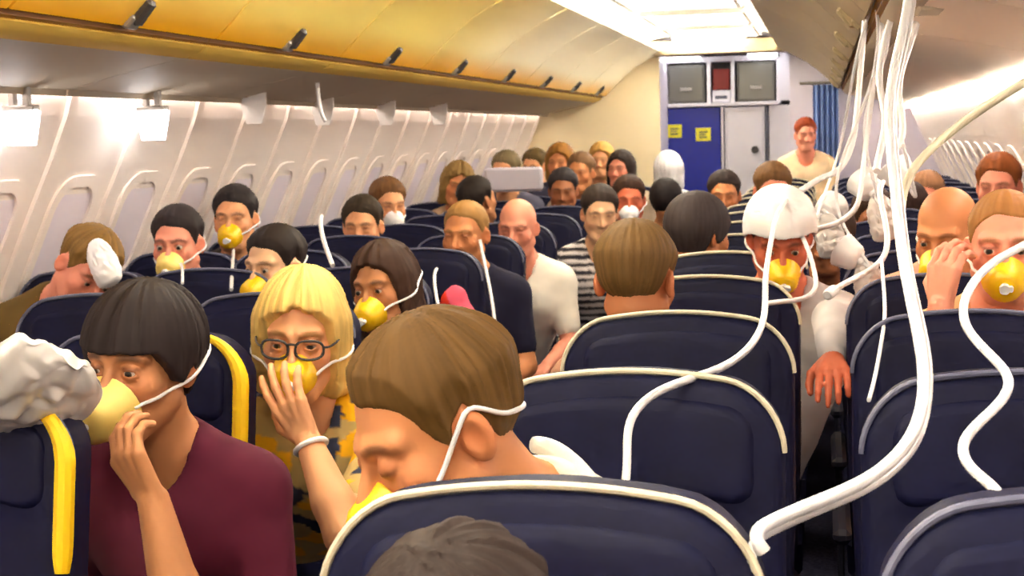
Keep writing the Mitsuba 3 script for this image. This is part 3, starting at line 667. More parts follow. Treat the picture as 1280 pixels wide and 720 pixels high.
    if eyes == 'open' and res < 0.0066:
        ball = trimesh.creation.icosphere(3, 0.0128); bv = ball.vertices
        c = np.where((bv[:, 1] < -0.0118)[:, None], lin(12, 10, 10), np.where((bv[:, 1] < -0.0108)[:, None], lin(70, 50, 38), lin(178, 160, 146)))
        for i, s in enumerate((-1, 1)):
            mm = moved(ball, R, H + R @ (np.array([s * 0.0325, -0.0795, -0.004]) * scale))
            add(key + '__eye' + ('_001' if i else ''), mm, 'skin', smooth=True, color=c)
    hs = None
    if hair:
        style, hc = hair; hp = lin(hc)
        hs = lambda p: hair_sdf(((p - H.astype(np.float32)) @ R.astype(np.float32)) / scale, style, w, hairamp) * scale
        ext = np.array([H + R @ np.array(v) * scale for v in [(x, y, z) for x in (-.14, .14) for y in (-.15, .15) for z in (-.28 if style == 'long' else -.18, .16)]])
        hm = surf_net(hs, ext.min(0), ext.max(0), res)
        hv = (np.asarray(hm.vertices) - H) @ R / scale
        t = np.clip(0.5 + 0.55 * strands(hv, 60), 0, 1)[:, None]
        add(key + '__hair', hm, 'hair', smooth=True, color=np.clip(hp * ((0.60 + 0.85 * t) if style != 'buzz' else (0.85 + 0.3 * t)), 0, 1))
    # clothing
    cl = lin(shirt); T0 = [(a, b, ra + 0.010, rb + 0.012) for a, b, ra, rb in tcaps]
    nrmN = (nb + np.array([0, 0.0, -0.02]) - neck[0][0]); nrmN /= np.linalg.norm(nrmN)
    def cloth(p):
        d = smin(union(p, T0, 0.05), union(p, sleeves, 0), 0.025)
        d = d - 0.006 * (meshkit.noise(p * np.array([9, 9, 14.0]), 2) - 0.5)
        d = smax(d, -(cap(p, nb - np.array([0, 0, 0.05]), nb - nrmN * 0.16, 0.068, 0.075)), 0.01)
        d = smax(d, hip[2] - 0.04 - p[:, 2], 0.01)
        return d
    pts = np.array([nb, hip] + [x for c in sleeves for x in c[:2]]); lo, hi = pts.min(0) - 0.17, pts.max(0) + 0.17
    cm = surf_net(cloth, lo, hi, max(res * 1.5, 0.008))
    cv = np.asarray(cm.vertices); cc = np.tile(cl, (len(cv), 1))
    if pattern: cc = pattern(cv, cl, nb)
    add(key + '__shirt', cm, 'cloth', smooth=True, color=np.clip(cc * (0.9 + 0.2 * meshkit.noise(cv * 30, 4)[:, None]), 0, 1))
    if lap:
        tr = []
        for s in (-1, 1):
            hj = hip + np.array([s * 0.09, 0, -0.0])
            kn = hip + (np.array([s * 0.11, -0.02, -0.45]) if standing else np.array([s * 0.10, -0.40, 0.0]))
            ft = kn + (np.array([0, 0.02, -0.42]) if standing else np.array([0, 0.03, -0.44])); ft[2] = 0.07
            tr += [(hj, kn, 0.095, 0.066), (kn, ft, 0.064, 0.045)]
            add(key + '__shoe' + ('_001' if s > 0 else ''), box(ft[0] - 0.045, ft[0] + 0.045, ft[1] - 0.2, ft[1] + 0.06, 0.0, 0.08, 0.02), 'dark_plastic')
        if standing not in TROUSERS:
            t0 = [(a - hip, b - hip, ra, rb) for a, b, ra, rb in tr]
            pp = np.array([x for c in t0 for x in c[:2]])
            tm = surf_net(lambda p: union(p, t0, 0.03), pp.min(0) - 0.13, pp.max(0) + 0.13, 0.014)
            TROUSERS[standing] = mikit.ply(tm, M['cloth'], smooth=True, color=np.tile(lin(40, 42, 60), (len(tm.vertices), 1)))
        add(key + '__trousers', TROUSERS[standing], None, to_world=T().translate(hip.tolist()))
    def outer(p):
        p = np.asarray(p, np.float32); q = ((p - H.astype(np.float32)) @ R.astype(np.float32)) / scale
        d = head_sdf2(q, w, nose, 'closed') * scale
        if hs is not None: d = np.minimum(d, hs(p))
        return d
    info = dict(key=key, H=H, R=R, scale=scale, nb=nb, outer=outer, sh=sh)
    if mask: info['mask'] = oxygen_mask(info, **(mask if isinstance(mask, dict) else {}))
    return info

CUP_PROFILE = [(0.0, 0.060), (0.018, 0.060), (0.030, 0.056), (0.038, 0.046), (0.043, 0.026), (0.048, 0.006), (0.050, 0.0), (0.047, -0.002), (0.040, 0.008), (0.036, 0.026), (0.030, 0.042), (0.02, 0.052), (0.0, 0.054)]
def cup_mesh(s=1.0):
    m = trimesh.creation.revolve(np.array(CUP_PROFILE)[::-1] * s, sections=28)
    m.fix_normals(); return m
CUP = cup_mesh()
VALVE = cat(moved(trimesh.creation.cylinder(0.011, 0.016, sections=16), o=(0, 0, 0.066)), moved(trimesh.creation.cylinder(0.006, 0.02, sections=12), o=(0.012, 0, 0.062)))
STRAP_EAR = np.array([(-0.046, -0.094, -0.058), (-0.070, -0.058, -0.042), (-0.082, -0.022, -0.012), (-0.088, 0.012, 0.026), (-0.086, 0.045, 0.000), (-0.06, 0.09, -0.026), (0, 0.118, -0.038), (0.06, 0.09, -0.026), (0.086, 0.045, 0.000), (0.088, 0.012, 0.026), (0.082, -0.022, -0.012), (0.070, -0.058, -0.042), (0.046, -0.094, -0.058)])
def oxygen_mask(pi, label=None, at=(0, -0.088, -0.062), tilt=12, hose=None, strap=True, group=None, bag=False, m='mask_yellow', strap_low=False, size=1.0, turn=0):
    k = name('oxygen_mask'); H, R, s = pi['H'], pi['R'], pi['scale']
    ax = rot(turn, tilt, 0) @ np.array([0, -1.0, 0]); x = np.array([1.0, 0, 0]); y = np.cross(ax, x)
    MR = R @ np.stack([x, y, ax], 1); o = H + R @ (np.array(at) * s)
    add(k + '__cup', moved(CUP, MR * size, o), m, smooth=40)
    add(k + '__valve', moved(VALVE, MR * size, o), 'white_plastic', smooth=30)
    if strap:
        zb = -0.03 if strap_low else 0.02
        path = STRAP_EAR if strap_low else np.array([(-0.046, -0.094, -0.058), (-0.068, -0.055, -0.045), (-0.086, -0.01, -0.034), (-0.088, 0.035, -0.01), (-0.06, 0.09, zb * 0.8), (0, 0.125, zb), (0.06, 0.09, zb * 0.8), (0.088, 0.035, -0.01), (0.086, -0.01, -0.034), (0.068, -0.055, -0.045), (0.046, -0.094, -0.058)])
        p = H + (spline(path, 54) * s) @ R.T
        for _ in range(10):                                    # lay the elastic onto the head
            e = 0.002; d = pi['outer'](p)
            gr = np.stack([pi['outer'](p + np.eye(3)[i] * e) - d for i in range(3)], 1) / e
            gr /= np.maximum(np.linalg.norm(gr, axis=1, keepdims=True), 0.3)
            stp = (0.0035 - d)[:, None] * gr * 0.7; stp[:2] = 0; stp[-2:] = 0
            p = p + stp
        ps = p.copy()
        for _ in range(2): ps[1:-1] = (ps[:-2] + 2 * ps[1:-1] + ps[2:]) / 4
        add(k + '__strap', tube(ps, 0.0034, 8), 'white_plastic', smooth=40)
    if hose is not None:
        pts = [o + MR @ np.array([0, 0, 0.07]) * size] + [np.array(h) for h in hose]
        add(k + '__hose', tube(spline(pts, 60), 0.0045, 8), 'tube', smooth=40)
    if bag: make_bag(k + '__bag', np.array(bag.get('neck', o + MR @ np.array([0, 0, 0.075]))), bag)
    tag(k, label or 'yellow oxygen mask over the mouth', 'oxygen mask', group)
    return dict(key=k, o=o, R=MR)
def make_bag(key, o, spec):
    """A crumpled clear reservoir bag, from its neck o along spec['to']."""
    to = np.array(spec['to'], float); L0 = np.linalg.norm(to - o); ax = (to - o) / L0
    e1 = np.cross(ax, spec.get('face', (0, -1, 0.2))); e1 /= np.linalg.norm(e1); e2 = np.cross(ax, e1)
    ball = trimesh.creation.icosphere(5, 1.0); v = ball.vertices.copy()
    t = (v[:, 2] + 1) / 2; prof = (np.clip(t, 0, 1) ** 0.35) * (np.clip(1 - t, 0, 1) ** 0.22) * 1.45
    r = np.hypot(v[:, 0], v[:, 1]) + 1e-6
    u = v[:, 0] / r * prof; ww = v[:, 1] / r * prof
    W, D = spec.get('w', 0.06), spec.get('d', 0.018)
    n1 = meshkit.fbm(v * np.array([1.7, 1.7, 2.2]) + 5, 2, 11) - 0.5
    n2 = np.abs(meshkit.noise(v * 2.9 + 9, 7) - 0.5)
    u = u * (1 + 0.5 * n1); q = o + ax * (t * L0)[:, None] + e1 * (u * W)[:, None] + e2 * (ww * D + W * (n1 * 0.5 - n2 * 0.42) * np.sin(np.clip(t, 0, 1) * 3.14))[:, None]
    add(key, trimesh.Trimesh(q, ball.faces, process=False), spec.get('m', 'bag_film'), smooth=True)

# ------------------------------------------------------------------ who sits where
def bodyseat(col, row): return (COLS[col], ROWY[row] - 0.27)
SK = dict(tan=(200, 130, 84), fair=(222, 158, 114), pink=(226, 146, 120), olive=(186, 126, 84), pale=(224, 176, 138), brown=(156, 98, 64), red=(196, 102, 72))
# 1: the bowed man in front
H1 = P(546, 532, 1.92)
p1 = person('brown haired man in a white collar bowing his head, behind the nearest seat back', H1, yaw=-52, pitch=24, roll=-4, seat_at=bodyseat('aisle_right', 1), skin=SK['tan'], hair=('short', (78, 56, 28)), shirt=(228, 222, 206),
            res=0.0034, nb=(0.10, 0.10, -0.135), eyes='closed', mask=dict(label='yellow oxygen mask on the bowed brown haired man', tilt=8, strap_low=True), scale=1.09, brows=(96, 62, 36), hairamp=0.007)
def maroon(v, cl, nb): return np.tile(cl, (len(v), 1))
# 2: young man in maroon with the bag
H2 = P(178, 450, 2.66)
W2 = P(192, 626, 2.43); E2 = P(234, 800, 2.42)
p2 = person('dark haired young man in a maroon shirt holding a mask with a crumpled bag', H2, yaw=-10, pitch=3, roll=3, seat_at=bodyseat('aisle_left', 2), skin=SK['olive'], hair=('mop', (30, 24, 26)), shirt=(70, 22, 40), res=0.0036, scale=1.07,
            arms={-1: dict(elbow=E2, wrist=W2, dir=P(156, 566, 2.42) - W2, palm=np.array([0.25, 0.75, 0.35]), curl=0.95, side=-1, spread=0.004, thumb=0.5)}, sleeve='short', hairamp=0.006, nb=(0.0, 0.07, -0.18),
            mask=dict(label='pale yellow oxygen mask with clear bag held by the man in maroon', at=(-0.006, -0.084, -0.062), tilt=16, turn=-16, m='mask_pale', size=1.26, bag=dict(neck=P(110, 512, 2.42), to=P(-34, 462, 2.18), w=0.090, d=0.036, face=(0.1, -1, 0.0))))
# 3: blonde woman with glasses
H3 = P(377, 416, 3.30)
W3 = P(386, 552, 3.06); E3 = P(432, 668, 2.98)
def yellow_pattern(v, cl, nb):
    n = meshkit.noise(v * 26, 21); m2 = meshkit.noise(v * 19 + 4, 22)
    c = np.where((n > 0.56)[:, None], lin(222, 164, 24), lin(176, 150, 96)); return np.where((m2 > 0.66)[:, None], lin(40, 44, 62), c)
p3 = person('blonde woman with glasses and a yellow patterned top, hand raised to her mask', H3, yaw=8, pitch=8, roll=3, seat_at=bodyseat('aisle_left', 3), skin=SK['fair'], hair=('bob', (214, 178, 104)), shirt=(200, 160, 60), res=0.0042, w=0.97, scale=1.08,
            arms={1: dict(elbow=E3, wrist=W3, dir=P(362, 508, 3.06) - W3, palm=np.array([0.1, 0.9, 0.1]), curl=0.42, side=-1, spread=0.02, thumb=0.35)}, pattern=yellow_pattern, nb=(0, 0.06, -0.17), brows=(150, 110, 60), hairamp=0.008,
            mask=dict(label='yellow oxygen mask on the blonde woman with glasses', tilt=6))
k = name('eyeglasses')
def glasses(pi, k):
    H, R, s = pi['H'], pi['R'], pi['scale']
    def tr(p): return H + (np.array(p) * s) @ R.T
    rims = []
    for i, sd in enumerate((-1, 1)):
        a = np.linspace(0, 2 * np.pi, 28, endpoint=False)
        ring = np.stack([sd * 0.034 + 0.027 * np.sign(np.cos(a)) * np.abs(np.cos(a)) ** 0.75, np.full(28, -0.107) + 0.10 * (np.abs(np.cos(a)) * 0.027) * 0 , -0.005 + 0.019 * np.sign(np.sin(a)) * np.abs(np.sin(a)) ** 0.8], 1)
        ring[:, 1] = -0.111 + 0.35 * np.clip(np.abs(ring[:, 0]) - 0.034, 0, 1)
        add(k + '__rim' + ('_001' if i else ''), tube(tr(ring), 0.0028, 8, closed=True), 'dark_plastic', smooth=40)
        add(k + '__temple' + ('_001' if i else ''), tube(tr(spline([(sd * 0.061, -0.101, 0.0), (sd * 0.080, -0.06, 0.0), (sd * 0.088, 0.0, 0.002), (sd * 0.088, 0.02, -0.012)], 16)), 0.0024, 6), 'dark_plastic', smooth=40)
        c = ring.mean(0); lens = trimesh.Trimesh(tr(np.vstack([ring, c])), np.stack([np.arange(28), (np.arange(28) + 1) % 28, np.full(28, 28)], 1), process=False)
        add(k + '__lens' + ('_001' if i else ''), lens, 'lens')
    add(k + '__bridge', tube(tr(spline([(-0.009, -0.111, 0.004), (0, -0.117, 0.008), (0.009, -0.111, 0.004)], 8)), 0.0026, 8), 'dark_plastic', smooth=40)
glasses(p3, k); tag(k, 'dark framed eyeglasses on the blonde woman', 'glasses')
# bracelet on her raised wrist
k = name('bracelet'); ax = (W3 - E3) / np.linalg.norm(W3 - E3); e1 = np.cross(ax, [0, 1, 0]); e1 /= np.linalg.norm(e1); e2 = np.cross(ax, e1)
c0 = W3 - ax * 0.012; a = np.linspace(0, 2 * np.pi, 24, endpoint=False)
add(k, tube(c0 + 0.033 * (np.cos(a)[:, None] * e1 + np.sin(a)[:, None] * e2), 0.0055, 8, closed=True), 'white_plastic', smooth=40); tag(k, 'white bracelet on the raised wrist of the blonde woman', 'bracelet')

# the others, from near to far: pixel of the head centre, distance, look
def p_at(px, py, Y, label, col=None, row=None, **k):
    k.setdefault('seat_at', bodyseat(col, row) if col else None)
    return person(label, P(px, py, Y), **k)
p4 = p_at(480, 356, 4.38, 'young woman with long dark hair and a yellow mask, behind the blonde woman', 'aisle_left', 4, yaw=-16, pitch=6, roll=-6, skin=SK['olive'], hair=('long', (52, 36, 30)), shirt=(70, 60, 60), w=0.95, res=0.005, hairamp=0.010, mask=dict(label='yellow oxygen mask on the long haired young woman'))
p5 = p_at(582, 292, 5.75, 'man with thinning light brown hair looking over a dark seat, left of the bald man', 'aisle_left', 6, yaw=-10, pitch=4, skin=SK['tan'], hair=('buzz', (150, 112, 66)), shirt=(24, 24, 44), res=0.006)
p6 = p_at(647, 284, 6.5, 'bald man in a white T-shirt with a pink face, beside the aisle', 'aisle_left', 7, yaw=-4, pitch=8, skin=SK['pink'], hair=None, shirt=(236, 226, 212), res=0.006)
p7 = p_at(343, 332, 4.75, 'dark haired man half hidden right behind the blonde woman', 'middle_left', 5, yaw=-20, pitch=4, skin=SK['pale'], hair=('short', (34, 28, 28)), shirt=(50, 50, 60), res=0.0055, mask=dict(label='yellow oxygen mask on the half hidden man right behind the blonde woman'))
p8 = p_at(294, 272, 5.88, 'dark haired man with a bright yellow mask by the left windows, taller of the two', 'window_left', 6, seat_at=(-2.13, ROWY[6] - 0.27), yaw=6, pitch=2, skin=SK['fair'], hair=('short', (36, 32, 34)), shirt=(60, 54, 50), res=0.0055, mask=dict(label='bright yellow oxygen mask on the taller man by the left windows'))
p9 = p_at(222, 303, 5.15, 'dark haired man with a pale yellow mask by the left windows, lower of the two', 'window_left', 5, yaw=4, pitch=6, skin=SK['pink'], hair=('short', (38, 32, 34)), shirt=(52, 50, 50), res=0.0055, mask=dict(label='pale yellow oxygen mask on the lower man by the left windows', m='mask_pale'))
p10 = p_at(108, 335, 4.42, 'brown haired passenger leaning sideways at the far left by the window', 'window_left', 4, yaw=48, pitch=34, roll=24, skin=SK['pink'], hair=('short', (112, 84, 44)), shirt=(92, 74, 40), res=0.0055, nb=(-0.13, 0.06, -0.13), hairamp=0.007)
p11 = p_at(453, 282, 6.45, 'dark haired man looking over a seat in front of the far left wall', 'middle_left', 7, yaw=4, pitch=6, skin=SK['fair'], hair=('short', (44, 36, 28)), shirt=(50, 50, 64), res=0.006)
p12 = p_at(485, 255, 7.35, 'brown haired person turned to the right next to the far left wall', 'middle_left', 8, yaw=34, pitch=8, skin=SK['fair'], hair=('short', (96, 66, 40)), shirt=(110, 90, 80), res=0.007, mask=dict(label='white oxygen mask on the brown haired person at the far left', m='white_plastic'))
p13 = p_at(572, 230, 9.0, 'person with curly light brown hair above the seats in front of the left wall', 'window_left', 10, yaw=20, pitch=10, roll=10, skin=SK['tan'], hair=('bob', (132, 104, 60)), shirt=(180, 150, 120), res=0.007, hairamp=0.02)
p14 = p_at(597, 250, 8.1, 'dark haired head low beside the curly haired person', 'middle_left', 9, yaw=150, pitch=-10, skin=SK['olive'], hair=('short', (34, 28, 26)), shirt=(40, 40, 52), res=0.007)
def stripes(v, cl, nb): return np.where((np.sin(v[:, 2] * 2 * np.pi / 0.034) > 0)[:, None], lin(222, 214, 214), lin(36, 34, 44))
p15 = p_at(750, 266, 7.2, 'grey faced passenger in a black and white striped top leaning into the aisle', 'aisle_left', 8, yaw=14, pitch=10, skin=SK['pale'], hair=('short', (46, 38, 36)), shirt=(200, 200, 200), pattern=stripes, res=0.006, sleeve='long')
p16 = p_at(786, 250, 8.15, 'red faced dark haired man leaning into the aisle with a white mask', 'aisle_left', 9, yaw=8, pitch=4, skin=SK['red'], hair=('short', (48, 32, 26)), shirt=(150, 150, 170), res=0.0065, mask=dict(label='white oxygen mask on the red faced man in the aisle', m='white_plastic'))
p17 = p_at(833, 250, 9.6, 'very dark haired passenger seen from behind, below the blue galley panel', 'aisle_left', 11, yaw=165, pitch=0, skin=SK['olive'], hair=('mop', (28, 24, 26)), shirt=(40, 40, 60), res=0.007, seat_at=(-1.08, ROWY[11] - 0.27))
p18 = p_at(874, 292, 5.12, 'dark haired passenger turned away, behind the man with the round brown head', 'aisle_right', 5, yaw=140, pitch=6, skin=SK['tan'], hair=('mop', (50, 44, 46)), shirt=(60, 70, 100), res=0.0055)
p19 = p_at(796, 348, 3.5, 'brown haired man turned away with an ear showing, before the second row of seats', 'aisle_right', 3, yaw=168, pitch=8, roll=0, skin=(192, 124, 84), hair=('short', (92, 70, 42)), shirt=(150, 110, 90), res=0.0042, w=1.03, hairamp=0.005)
H20 = P(975, 297, 4.38)
p20 = person('man in a white cap with a yellow mask, head lowered', H20, yaw=6, pitch=22, skin=SK['red'], hair=('buzz', (60, 36, 28)), shirt=(196, 190, 190), res=0.0048, sleeve='long', arms={1: dict(elbow=P(1040, 400, 4.15), wrist=P(1041, 448, 3.9))}, seat_at=bodyseat('aisle_right', 4), mask=dict(label='yellow oxygen mask on the man in the white cap', hose=None))
k = name('cap')
def cap_mesh(pi):
    H, R = pi['H'], pi['R']
    def f(p):
        q = ((p - H.astype(np.float32)) @ R.astype(np.float32))
        d = np.abs(skull(q, 1.0) - 0.022) - 0.0035
        cut = np.interp(q[:, 1], [-0.12, -0.06, 0.0, 0.06, 0.12], [0.046, 0.040, 0.006, -0.03, -0.04]).astype(np.float32) - q[:, 2]
        return smax(d, cut, 0.004)
    m = surf_net(f, H - 0.16, H + 0.16, 0.0045)
    def b(p):
        q = ((p - H.astype(np.float32)) @ R.astype(np.float32))
        q[:, 1] *= -1; q[:, 1] += 0.02; q[:, 2] += 0.062
        e = np.hypot(q[:, 0] / 0.085, (q[:, 1] + 0.085) / 0.085) - 1
        zz = 0.040 - 0.28 * q[:, 0] ** 2 / 0.085 + 0.25 * (q[:, 1] + 0.1)
        d = np.maximum(e * 0.07, np.abs(q[:, 2] - zz) - 0.003)
        return np.maximum(d, q[:, 1] + 0.075)
    return m, surf_net(b, H - 0.2, H + 0.2, 0.0045)
cm, bm = cap_mesh(p20); add(k + '__crown', cm, 'white_plastic', smooth=True); add(k + '__brim', bm, 'white_plastic', smooth=True)
add(k + '__button', moved(trimesh.creation.icosphere(2, 0.008), o=H20 + p20['R'] @ np.array([0, 0.012, 0.135])), 'white_plastic', smooth=True)
tag(k, 'white cap worn backwards by the man with the lowered head', 'cap')
p21 = p_at(966, 238, 7.35, 'brown haired man far behind the white cap', 'aisle_right', 8, yaw=10, pitch=14, skin=SK['pink'], hair=('short', (98, 70, 44)), shirt=(120, 60, 60), res=0.0065)
p22 = p_at(1035, 296, 5.85, 'dark haired passenger in the shade between the white cap and the hoses', 'middle_right', 6, yaw=-20, pitch=14, skin=SK['brown'], hair=('mop', (52, 36, 30)), shirt=(70, 66, 90), res=0.006)
p23 = p_at(1092, 274, 6.6, 'dark haired passenger behind the cluster of hanging hoses', 'middle_right', 7, yaw=10, pitch=10, skin=SK['brown'], hair=('short', (50, 34, 26)), shirt=(60, 64, 110), res=0.006)
p24 = p_at(1136, 262, 7.35, 'dark haired passenger right of the thick white hose', 'middle_right', 8, yaw=170, pitch=0, skin=SK['tan'], hair=('short', (48, 34, 32)), shirt=(150, 120, 110), res=0.0065)
p25 = p_at(1184, 290, 4.4, 'tan bald man right of the thick white hose', 'middle_right', 4, yaw=-24, pitch=16, skin=SK['tan'], hair=None, shirt=(236, 176, 150), res=0.0048, nb=(0, 0.06, -0.15), mask=dict(label='yellow oxygen mask on the tan bald man', m='mask_yellow'))
p26 = p_at(1256, 306, 3.62, 'pink faced man with a yellow mask at the right picture edge', 'middle_right', 3, yaw=-6, pitch=3, skin=SK['pink'], hair=('buzz', (150, 104, 60)), shirt=(230, 180, 130), res=0.0048, scale=0.98, arms={-1: dict(elbow=P(1168, 470, 3.45), wrist=P(1176, 384, 3.46), dir=(0.1, 0.1, 1), palm=(0.5, 0.6, 0), curl=0.9, side=-1, thumb=0.4)}, mask=dict(label='yellow oxygen mask on the pink faced man at the right edge'))
p27 = p_at(1248, 232, 6.5, 'reddish haired passenger far back by the right wall', 'window_right', 7, yaw=-16, pitch=6, skin=SK['pink'], hair=('short', (120, 66, 34)), shirt=(220, 190, 170), res=0.0065)
# standing at the galley, and the far rows
p28 = person('person with red brown hair and a cream blouse standing at the right of the galley', P(1007, 168, 12.3), yaw=10, pitch=6, skin=SK['pink'], hair=('short', (130, 56, 34)), shirt=(244, 216, 176), res=0.008, w=0.95, standing=True, seat_at=(-0.18, 12.35), sleeve='long')
p29 = person('person with a white head covering below the blue galley panel', P(836, 213, 11.3), yaw=170, scale=1.06, seat_at=(-1.2, ROWY[13] - 0.27), pitch=0, skin=SK['pale'], hair=('bob', (238, 234, 236)), shirt=(240, 238, 242), res=0.008, sleeve='long')
FAR = [(700, 203, 12, 'bob', (140, 96, 44), 'tan', 'brown haired passenger in the last rows, left of the aisle'), (668, 208, 13, 'short', (84, 68, 40), 'fair', 'short haired passenger above the white headrest cover'),
       (752, 200, 13, 'bob', (196, 152, 84), 'fair', 'blond passenger in front of the beige lavatory wall'), (726, 216, 11, 'short', (112, 84, 60), 'tan', 'brown haired passenger in front of the beige lavatory wall, lower one'),
       (776, 211, 12, 'long', (40, 32, 30), 'pink', 'dark haired passenger below the left corner of the galley'), (632, 214, 11, 'short', (110, 96, 70), 'fair', 'small far head at the left wall above the white headrest cover'),
       (704, 238, 10, 'short', (40, 36, 40), 'brown', 'dark haired passenger in front of the dark seat right of the bald man'), (905, 244, 9, 'short', (44, 36, 36), 'tan', 'dark haired passenger below the white galley cart door'),
       (1158, 246, 9, 'short', (150, 110, 80), 'pink', 'far passenger by the right wall between the two hoses')]
for px, py, r, st, hc, sk, lab in FAR:
    h = P(px, py, ROWY[r] - 0.32)
    person(lab, h, yaw=random.uniform(-20, 20), pitch=random.uniform(0, 12), skin=SK[sk], hair=(st, hc), shirt=random.choice([(90, 90, 110), (170, 150, 130), (60, 60, 80)]), res=0.008, seat_at=(h[0], ROWY[r] - 0.27), hairamp=0.006)
# top of a brown head right under the camera
p40 = person('top of a brown haired head at the bottom centre, against the nearest seat back', P(588, 832, 1.32), yaw=160, pitch=-16, skin=SK['tan'], hair=('short', (44, 36, 34)), shirt=(30, 28, 34), res=0.0045, seat_at=bodyseat('aisle_right', 0), hairamp=0.008)

# ================================================================== LOOSE HOSES, MASKS, SMALL THINGS
def hose(label, pix, r=0.005, group=None, n=90, m='tube', end=None, taper=None):
    k = name('oxygen_hose'); p = spline([P(*q) for q in pix], n)
    add(k + '__tube' if end else k, tube(p, r, 10), m, smooth=50)
    if end:
        t = p[-1] - p[-2]; t /= np.linalg.norm(t)
        add(k + '__connector', tube([p[-1] - t * 0.02, p[-1] - t * 0.018, p[-1] + t * 0.012, p[-1] + t * 0.014], [r * 1.0, r * 1.7, r * 1.7, r * 1.2], 12), 'white_plastic', smooth=30)
    tag(k, label, 'hose', group); return k
hose('thick pale hose in a long curve from the ceiling to the nearest seat back', [(1139, -60, 2.6), (1128, 40, 2.5), (1112, 130, 2.35), (1118, 230, 2.2), (1130, 330, 2.05), (1148, 420, 1.92), (1154, 490, 1.82), (1136, 550, 1.74), (1085, 598, 1.67), (1020, 628, 1.61), (965, 652, 1.56), (946, 668, 1.535), (955, 690, 1.53)], 0.0072)
hose('second thick pale hose running close beside the long curved one', [(1143, -60, 2.64), (1134, 40, 2.55), (1116, 130, 2.40), (1123, 230, 2.23), (1135, 330, 2.08), (1154, 420, 1.95), (1160, 490, 1.85), (1142, 556, 1.77), (1090, 606, 1.70), (1022, 637, 1.635), (968, 661, 1.585), (944, 678, 1.56), (940, 715, 1.55)], 0.0058)
hose('hose crossing the light right wall from the upper right picture edge', [(1462, -75, 2.2), (1410, 22, 2.22), (1300, 92, 2.3), (1225, 138, 2.36), (1180, 172, 2.38), (1146, 206, 2.36), (1130, 240, 2.32), (1124, 290, 2.22)], 0.0062, m='rim_highlight')  # the hose itself is beige; it borrows the seat rim material
hose('white hose hanging from the white cap and curving over the second seat back', [(992, 240, 4.4), (972, 268, 4.1), (964, 300, 3.7), (957, 350, 3.2), (955, 395, 2.85), (938, 432, 2.6), (900, 460, 2.42), (850, 478, 2.3), (810, 498, 2.22), (787, 530, 2.16), (784, 570, 2.12), (782, 600, 2.1), (776, 625, 2.08)], 0.0062)
hose('short white hose rising from the white cap to the ceiling unit', [(985, 246, 4.42), (1005, 236, 4.45), (1028, 222, 4.5), (1046, 214, 4.55), (1062, 190, 4.6), (1072, 130, 4.7), (1078, 60, 4.7), (1084, 6, 4.75)], 0.0085)
hose('wavy white hose at the right picture edge', [(1420, -80, 2.5), (1400, 90, 2.48), (1350, 230, 2.44), (1300, 292, 2.4), (1258, 318, 2.3), (1228, 340, 2.2), (1208, 370, 2.1), (1207, 405, 2.0), (1232, 438, 1.92), (1259, 470, 1.86), (1252, 500, 1.8), (1222, 530, 1.74), (1204, 558, 1.7), (1215, 586, 1.66), (1240, 608, 1.63), (1258, 626, 1.6), (1290, 628, 1.58)], 0.0058)
hose('white hose with a straight lower branch in the gap between the right columns', [(1104, 228, 4.0), (1103, 262, 3.8), (1109, 296, 3.7), (1101, 326, 3.6), (1072, 346, 3.5), (1050, 358, 3.4), (1038, 366, 3.35)], 0.0068, end=True)
hose('thin bluish hose dangling straight down between the right columns', [(1102, 322, 3.55), (1104, 350, 3.4), (1106, 390, 3.2), (1103, 420, 3.05), (1096, 460, 2.9), (1086, 500, 2.75)], 0.0040)
hose('white strap hose looping around the seat below the white cap', [(1000, 292, 4.35), (1010, 312, 4.2), (1018, 340, 4.05), (1018, 362, 3.95), (1000, 374, 3.86), (978, 377, 3.82), (956, 380, 3.8)], 0.0062)
hose('short white hose bridging to the right of the white cap', [(1012, 292, 4.5), (1030, 284, 4.45), (1050, 277, 4.4), (1068, 262, 4.4), (1076, 236, 4.45), (1080, 200, 4.5), (1090, 120, 4.5), (1102, 30, 4.4)], 0.0075)
for i, (pix, lab) in enumerate([([(1118, 10, 4.2), (1104, 60, 4.1), (1100, 110, 4.0), (1106, 150, 3.95), (1100, 190, 3.9), (1096, 214, 3.85)], 'white hose hanging inside the bright hose bunch, longer of the two'),
                                ([(1146, 12, 4.0), (1136, 60, 3.95), (1124, 108, 3.9), (1128, 150, 3.85), (1121, 186, 3.8)], 'white hose hanging inside the bright hose bunch, right one with a bend')]):
    hose(lab, pix, 0.0085 - 0.001 * i)
for lab, pix, r in [('thin white tube down the left edge of the seat with a red jacket', [(546, 336, 5.3), (543, 352, 5.2), (549, 390, 5.0), (553, 430, 4.8)], 0.006),
                    ('thin white tube along the right edge of the seat with the red jacket', [(600, 300, 5.35), (606, 330, 5.3), (614, 370, 5.2), (620, 420, 5.1)], 0.006),
                    ('thin white tube hanging in front of the seat row behind the blonde woman', [(402, 270, 4.6), (402, 290, 4.55), (409, 314, 4.5), (416, 332, 4.45)], 0.007),
                    ('thin white tube hanging from the mask of the taller man by the left windows', [(292, 310, 5.85), (291, 326, 5.2), (290, 342, 4.7), (289, 362, 4.55)], 0.006),
                    ('short white tube below the mask of the lower man by the left windows', [(226, 330, 4.98), (228, 340, 4.6), (228, 354, 4.45)], 0.005),
                    ('short white tube across the beige wall beside the left windows', [(396, 97, 6.0), (398, 120, 6.0), (401, 138, 6.0), (407, 152, 6.0)], 0.008)]:
    hose(lab, pix, r, n=30)
